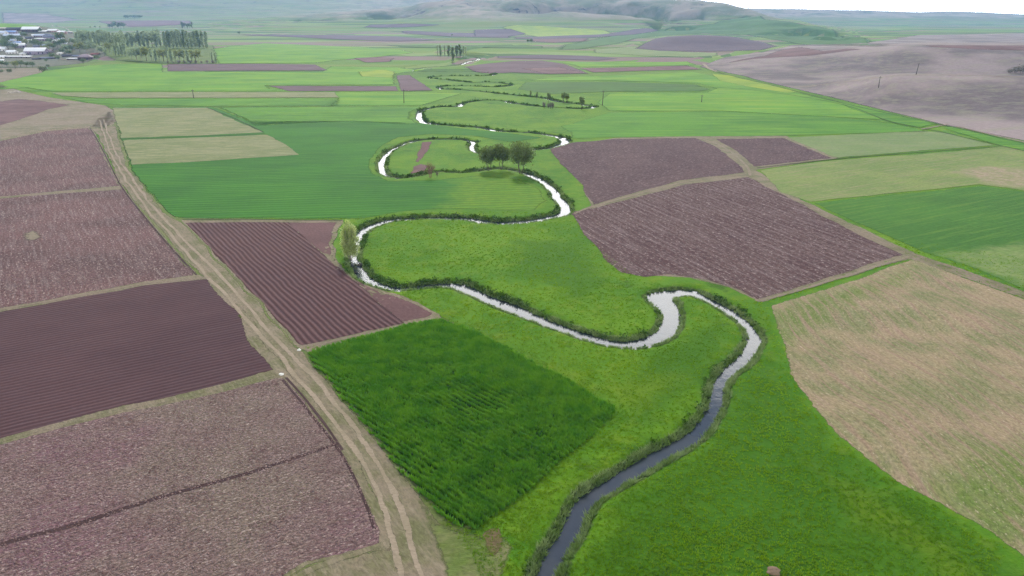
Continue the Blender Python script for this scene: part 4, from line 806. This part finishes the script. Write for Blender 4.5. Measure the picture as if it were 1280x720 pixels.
def house(name, label, cat, u, v, wpx, hpx, roof, wall, rot=0., depth=8., hip=False, flat=False, lane=1):
    g = G(u, v); D = math.hypot(*g); z = gz(*g); w = wpx/F*D/CT*.93*1.02; ht = hpx/KV*D*.82; w *= .92
    root = bpy.data.objects.new(name, None); COL.objects.link(root); root.location = (g[0], g[1]+depth/2, z-.3); root.rotation_euler = (0, 0, rot)
    hw = ht*(.56 if not flat else .8); a, b = w/2, depth/2; rise = ht-hw
    Vs, Fs = [], []; box(Vs, Fs, -a, a, -b, b, -1.2, hw)
    if not hip and not flat:
        n = len(Vs); Vs += [(-a,-b,hw),(-a,b,hw),(-a,0,hw+rise-.05),(a,-b,hw),(a,b,hw),(a,0,hw+rise-.05)]; Fs += [[n,n+2,n+1],[n+3,n+4,n+5]]
    mesh_obj('wall', Vs, Fs, WM[wall], root)
    e = .5; t = .22; R = []; Q = []
    if flat: R = [(-a-e,-b-e,hw),(a+e,-b-e,hw),(a+e,b+e,hw+rise*.6),(-a-e,b+e,hw+rise*.6)]; R += [(x,y,z_+t) for x,y,z_ in R]; Q = [[3,2,1,0],[4,5,6,7],[0,1,5,4],[1,2,6,5],[2,3,7,6],[3,0,4,7]]
    else:
        i = min(a*.8, b) if hip else -e
        up = [(-a-e,-b-e,hw-.1),(a+e,-b-e,hw-.1),(a+e,b+e,hw-.1),(-a-e,b+e,hw-.1),(-a+i,0,hw+rise),(a-i,0,hw+rise)]
        R = up+[(x,y,z_+t) for x,y,z_ in up]
        Q = [[6,7,11,10],[8,9,10,11],[0,4,5,1],[2,5,4,3],[0,1,7,6],[1,2,8,7],[2,3,9,8],[3,0,6,9],[7,8,11],[9,6,10]]+([[1,5,2],[3,4,0]] if hip else [])
        if not hip: Q = [[6,7,11,10],[8,9,10,11],[0,4,5,1],[2,5,4,3],[0,1,7,6],[2,3,9,8],[1,5,11,7],[5,2,8,11],[3,4,10,9],[4,0,6,10]]
    rf = mesh_obj('roof', R, Q, RM[roof], root)
    if not flat and w > 9:
        Vs, Fs = [], []; box(Vs, Fs, a*.35, a*.35+.8, -.4+b*.2, .4+b*.2, hw+rise*.4, hw+rise+.9); mesh_obj('chimney', Vs, Fs, CHM, rf)
    nw = max(1, min(5, int(w/4)))
    for k in range(nw):
        cx = -a+w*(k+.5)/nw; Vs, Fs = [], []
        if k == nw//2: box(Vs, Fs, cx-.6, cx+.6, -b-.06, -b+.05, 0, min(2.1, hw-.3)); mesh_obj('door', Vs, Fs, DRM, root)
        else: box(Vs, Fs, cx-.7, cx+.7, -b-.05, -b+.05, hw*.35, hw*.8); mesh_obj('window', Vs, Fs, GLS, root)
    for s in (-1, 1):
        Vs, Fs = [], []; x = s*a; box(Vs, Fs, min(x-.05, x+.05), max(x-.05, x+.05), -.7, .7, hw*.35, hw*.8); mesh_obj('window', Vs, Fs, GLS, root)
    tag(root, label, cat, 'buildings of the village'); return root
HS = [('shed','long beige-roofed shed at the picture edge, highest on the left','shed',3,37.5,11,3.5,'beige','stone',0,9,0,0),
('house','low dark-grey roofed house left of the big white-topped barn','house',16,38.5,14,4.5,'grey','dark',0,9,0,0),
('barn','big white-roofed barn with dark walls, highest in the village','barn',37.5,40.5,17,7.5,'white','dark',.06,11,0,0),
('house','blue-white roofed house at the picture edge below the beige shed','house',2,43.5,8,5,'pale','white',-.2,9,0,0),
('house','bright blue-roofed house below the dark-grey one','house',12,42.5,11,4.5,'blue','mauve',.1,8,0,0),
('house','wide pale blue roof below the bright blue one','house',15,47,17,5,'pale','stone',.15,9,0,0),
('house','white-roofed house standing first on the lane to the plain','house',65,40.5,11,4.5,'white','pinkish',-.15,9,0,0),
('house','white-roofed house second on the lane to the plain','house',76,42,8,3.8,'white','pinkish',-.1,9,0,0),
('shed','tiny white shed farthest out along the lane','shed',85,41.5,5.5,2.2,'white','stone',0,7,0,1),
('shed','small white tilted shed left of the light blue roof','shed',41.5,46.5,4,4,'white','white',.5,6,0,0),
('house','light blue-roofed house above the long white eave','house',48,46.5,10,4.2,'pale','mauve',-.1,8,0,0),
('house','long low building under a bright white eave','house',51,51.5,14,4.2,'white','mauve',0,8,0,1),
('house','long slate-blue roofed building in the village middle','house',64.5,49.5,17,6,'slate','mauve',.05,10,0,0),
('house','small white-roofed house with pinkish wall below the slate roof','house',70,53.5,7.5,4,'white','pinkish',-.2,7,0,0),
('house','whitewashed house at the picture edge in the middle row','house',3,54.5,8,6,'pale','white',0,8,0,0),
('cottage','small white-roofed cottage left of the big barn','house',24.5,60,8.5,6.5,'white','mauve',.35,8,0,0),
('barn','big white-roofed barn with mauve front and white gable, lowest row','barn',43.5,69,22,10,'white','mauve',0,11,0,0),
('house','whitewashed house at the picture edge above the shed','house',2,64,6,6,'white','white',.2,7,0,0),
('hut','grey-pink roofed hut right of the big barn','hut',60,67.5,8,6,'pink','stone',-.1,7,0,0),
('shed','very long low white shed along the lowest row','shed',20.5,73,27,3.4,'white','stone',0,7,0,1),
('shed','short white shed at the picture edge beside the long one','shed',2,73,5.5,4,'white','white',0,6,0,0),
('shed','whitewashed hut below the long shed at the picture edge','hut',1,80,4,6,'white','white',.1,6,0,0),
('hut','tiny white hut among the trees right of the grey-pink roof','hut',74,68.5,5,3,'white','white',.1,5,0,1),
('shed','flat white shed attached in front of the hip-roofed house','shed',91,75,13,2.8,'white','dark',0,7,0,1),
('house','grey hip-roofed house with dark walls at the village corner','house',105,75.5,13.5,8.5,'pink','dark',-.1,9,1,0),
('house','grey low roof behind the flat white shed','house',95,71.8,9,3.4,'slate','stone',0,7,0,0),
('hut','small reddish hut at the right end of the village','hut',118,69.5,8,3.6,'red','stone',0,6,0,0),
('house','pale roof behind the grey tree in the upper village','house',13,52.8,7,4,'pale','white',-.1,7,0,0),
('house','slate-roofed house above the wide pale blue roof','house',27,44.5,9,3.6,'slate','stone',-.2,8,0,0),
('house','slate roof squeezed between the slate building and the dark tree','house',57,45.3,8,3.4,'slate','mauve',.2,8,0,0),
('house','small blue-white roof between the barn and the orchard','house',56,58.5,6,3.6,'pale','white',.4,6,0,0),
('hut','white hut at the roadside below the tall pointed tree','hut',81,55.5,4.5,3,'white','white',.2,5,0,0),
('house','reddish-roofed house between the slate roofs and the lane','house',72,45.5,7,3.2,'red','pinkish',-.2,7,0,0),
('house','pale-roofed house above the cottage at the left','house',20,55.5,7,4,'blue','white',.3,7,0,0),
('shed','white lean-to left of the big mauve barn','shed',28,69.5,6,4,'white','white',0,6,0,1),
('hut','dark hut at the right of the long white shed','hut',44,75,7,3,'grey','dark',0,6,0,0),
('house','small white house between the bright blue roof and the cottage','house',24,50.5,7,4.4,'white','white',.1,7,0,0),
('house','grey-roofed house above the left end of the long white eave','house',36,49.5,8,4,'grey','stone',-.2,7,0,0),
('house','pale house left of the cottage in the middle row','house',14,57.5,8,4.6,'pale','white',0,8,0,0),
('house','slate-roofed house directly behind the mauve barn','house',46,60.5,8,4.4,'slate','mauve',.1,7,0,0),
('house','white house just left of the mauve barn and above the long shed','house',13,67.5,9,5,'white','white',0,8,0,0),
('shed','long grey shed right of the long white shed in the lowest row','shed',58,74,16,3,'slate','dark',0,7,0,0),
('house','dark-roofed house behind the flat white shed among trees','house',82,71.5,8,4,'grey','dark',.2,7,0,0),
('hut','pale hut between the pinkish-walled house and the pointed tree','hut',75.5,50.5,5,3.2,'pale','white',0,6,0,0),
('house','white roof between the big top barn and the lane','house',53,41,7,3.4,'white','stone',.2,7,0,0),
('cottage','white-gabled cottage half hidden behind the orchard','house',34,53.5,6,4.5,'white','white',.6,6,0,0)]
for n_, lb, ct, u, v, w_, h_, rf_, wl, ro, dp, hp, fl in HS: house(n_, lb, ct, u, v, w_, h_, rf_, wl, ro, dp, bool(hp), bool(fl))
strip('village_lane', [(64,31.5),(75,34),(84,37),(88,40.5)], 6, rut, layer=5)
strip('village_lane', [(30,74.5),(60,71),(90,77),(120,78),(150,73)], 4, vg, layer=5)
patch('dry_paddock', [(-100,88),(0,85.5),(60,84.5),(55,91),(30,97),(0,104),(-100,112)], wste, 3, 2)
# ------------------------------------------------------------------ poles, stones
wood = plain('weathered_pole', C(84, 76, 72), .9, .4, 2); cer = plain('insulator_white', C(210, 210, 205), .4, .1, 2)
def pole(u, v, vt, label):
    g = G(u, v); D = math.hypot(*g); h = (v-vt)/KV*D*(1+.25*(H/D)**2)
    root = bpy.data.objects.new('utility_pole', None); COL.objects.link(root); root.location = (g[0], g[1], gz(*g)); root.rotation_euler = (0, .03*rnd.choice((-1, 1, 2)), rnd.uniform(-.4, .4))
    Vs, Fs = [], []; tube(Vs, Fs, [(0,0,-.3),(0,0,h*.5),(0,0,h)], [.24,.19,.14], 8); mesh_obj('post', Vs, Fs, wood, root)
    Vs, Fs = [], []; box(Vs, Fs, -1.1, 1.1, -.22, -.14, h-.75, h-.58); ca = mesh_obj('crossarm', Vs, Fs, wood, root)
    for x in (-.95, .0, .95):
        Vs, Fs = [], []; tube(Vs, Fs, [(x,-.18,h-.58),(x,-.18,h-.45),(x,-.18,h-.32)], [.05,.09,.04], 6); mesh_obj('insulator', Vs, Fs, cer, ca)
    tag(root, label, 'utility pole', 'utility poles across the valley')
pole(1145, 93.6, 80, 'slanting utility pole on the crest of the brown hill'); pole(1098, 110, 96, 'utility pole on the slope just below the brown hill crest')
pole(753, 132, 112, 'utility pole in the green field right of the far riverside trees'); pole(877, 128, 118, 'short utility pole in the pasture below the brown hill'); pole(505, 129, 110, 'utility pole at the corner of the violet field near the far meander'); pole(242, 122.5, 112, 'utility pole on the pale stubble strip below the village')
def rock(name, label, cat, x, y, r, mat, seed, flat=.6, z=None, group=None):
    import bmesh
    bm = bmesh.new(); bmesh.ops.create_icosphere(bm, subdivisions=3, radius=1); R = np.random.default_rng(seed); o3 = R.random(3)*9
    for q in bm.verts:
        c = q.co; n = float(vnoise(np.array([c.x*1.7+o3[0]]), np.array([c.y*1.7+c.z*1.3+o3[1]]), seed)[0]); q.co = Vector((c.x*(1+.1*o3[2]/9), c.y*.8, c.z*flat))*r*(.7+.55*n)
    me = bpy.data.meshes.new(name); bm.to_mesh(me); bm.free(); me.materials.append(mat); o = bpy.data.objects.new(name, me); COL.objects.link(o)
    o.location = (x, y, (gz(x, y) if z is None else z)+r*flat*.35); tag(o, label, cat, group); return o
stone = plain('stone_pinkish', C(150, 128, 108), .9, .4, 4); wst = plain('sack_white', C(240, 238, 230, 1.2), .7, .12, 4); dst = plain('stone_dark', C(72, 70, 66), .8, .4, 4); pst = plain('stone_pale', C(196, 186, 172, 1.1), .9, .3, 4)
g = G(967, 716); rock('boulder', 'pinkish boulder lying alone in the grass at the bottom of the picture', 'boulder', g[0], g[1], .62, stone, 5)
g = G(374, 438); rock('white_sack', 'white sack at the corner of the ridged field beside the track', 'sack', g[0], g[1], .34, wst, 6)
g = G(352, 468.5); rock('white_sack', 'white sack at the corner of the lower left ploughed field', 'sack', g[0], g[1], .34, wst, 7)
for i, (u, v, r, lb) in enumerate([(451,329,.75,'largest dark stone in the river under the pale willow'),(455,333,.45,'small dark stone just below the largest one in the river'),(446,338,.4,'small dark stone near the left bank below the willow')]):
    g = G(u, v); rock('river_stone', lb, 'stone', g[0], g[1], r, dst, 11+i, z=WZ-.1, group='stones in the river')
g = G(783, 370)
for i, (u, v, r, lb) in enumerate([(14,116.5,2.0,'pale stone heap, left of the two by the waste ground'),(21,116,2.4,'pale stone heap, right of the two by the waste ground')]):
    g = G(u, v); rock('stone_heap', lb, 'stone heap', g[0], g[1], r, pst, 31+i, flat=.45, group='pale stone heaps')
# ------------------------------------------------------------------ camera, air, sky, sun
cd_ = bpy.data.cameras.new('camera'); cam = bpy.data.objects.new('camera', cd_); COL.objects.link(cam)
cd_.sensor_width = 36; cd_.lens = 36*F/1280; cd_.clip_start = 1; cd_.clip_end = 40000
cam.location = (0, 0, H); cam.rotation_euler = (math.pi/2-TH, 0, 0); scene.camera = cam
SE, SA = math.radians(34), math.radians(-4)      # sun height; bearing from straight ahead, + to the right
sd = Vector((math.sin(SA)*math.cos(SE), math.cos(SA)*math.cos(SE), math.sin(SE)))
sl = bpy.data.lights.new('sun', 'SUN'); sl.energy = 4.0; sl.angle = math.radians(1.2); sl.color = (1, .93, .85)
so = bpy.data.objects.new('sun', sl); so.rotation_euler = (-sd).to_track_quat('-Z', 'Y').to_euler(); COL.objects.link(so)
w = bpy.data.worlds.new('World'); scene.world = w; w.use_nodes = True; nt = w.node_tree; bg = nt.nodes['Background']
sky = nt.nodes.new('ShaderNodeTexSky'); sky.sky_type = 'NISHITA'; sky.sun_disc = False; sky.sun_elevation = SE; sky.sun_rotation = SA
sky.dust_density = .4; sky.air_density = 1.0
tc = nt.nodes.new('ShaderNodeTexCoord'); sx = nt.nodes.new('ShaderNodeSeparateXYZ'); nt.links.new(tc.outputs['Generated'], sx.inputs[0])
# cloud sheet: flattened coordinates so that clouds shrink towards the horizon
def M(op, a, b=0.):
    n = nt.nodes.new('ShaderNodeMath'); n.operation = op
    for i, q in enumerate((a, b)):
        if isinstance(q, bpy.types.NodeSocket): nt.links.new(q, n.inputs[i])
        else: n.inputs[i].default_value = q
    return n.outputs[0]
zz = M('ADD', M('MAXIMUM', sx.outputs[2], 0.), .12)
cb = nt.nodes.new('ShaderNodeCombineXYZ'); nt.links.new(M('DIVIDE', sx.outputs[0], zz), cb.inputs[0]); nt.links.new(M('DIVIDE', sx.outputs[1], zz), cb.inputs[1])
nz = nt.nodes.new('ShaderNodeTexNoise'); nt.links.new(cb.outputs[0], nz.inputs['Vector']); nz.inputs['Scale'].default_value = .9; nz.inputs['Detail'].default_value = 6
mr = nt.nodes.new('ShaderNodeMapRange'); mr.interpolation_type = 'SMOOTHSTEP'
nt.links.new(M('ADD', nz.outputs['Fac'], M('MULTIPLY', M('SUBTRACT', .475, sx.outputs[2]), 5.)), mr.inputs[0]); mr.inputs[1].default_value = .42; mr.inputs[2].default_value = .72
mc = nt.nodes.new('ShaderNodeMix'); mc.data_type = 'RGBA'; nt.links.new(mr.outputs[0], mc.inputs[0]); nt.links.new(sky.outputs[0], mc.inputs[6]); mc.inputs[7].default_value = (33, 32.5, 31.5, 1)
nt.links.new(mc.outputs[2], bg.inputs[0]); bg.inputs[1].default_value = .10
# air
hz = bpy.data.materials.new('haze_air'); hz.use_nodes = True; ht = hz.node_tree; ht.nodes.clear()
ho = ht.nodes.new('ShaderNodeOutputMaterial'); pv = ht.nodes.new('ShaderNodeVolumePrincipled'); ht.links.new(pv.outputs[0], ho.inputs['Volume'])
pv.inputs['Color'].default_value = (.33, .60, 1, 1); pv.inputs['Density'].default_value = 0.72e-4; pv.inputs['Anisotropy'].default_value = .0
X0, X1, Y0, Y1, Z0, Z1 = -11500, 11500, -60, 12200, -4, 420
bv = [(x, y, z) for x in (X0, X1) for y in (Y0, Y1) for z in (Z0, Z1)]
ho_ = mesh_obj('haze', bv, [[0, 1, 3, 2], [4, 6, 7, 5], [0, 4, 5, 1], [2, 3, 7, 6], [0, 2, 6, 4], [1, 5, 7, 3]], hz); ho_['kind'] = 'stuff'; ho_['label'] = 'pale bluish haze in the valley air'
scene.view_settings.view_transform = 'Standard'; scene.view_settings.look = 'None'; scene.view_settings.exposure = 0.28; scene.view_settings.gamma = 1
scene.cycles.volume_bounces = 0; scene.cycles.max_bounces = 6; scene.cycles.transparent_max_bounces = 12; scene.cycles.diffuse_bounces = 2
scene.cycles.sample_clamp_indirect = 5; scene.cycles.use_denoising = True; scene.cycles.denoiser = 'OPENIMAGEDENOISE'; scene.cycles.denoising_input_passes = 'RGB_ALBEDO_NORMAL'; scene.cycles.denoising_prefilter = 'NONE'
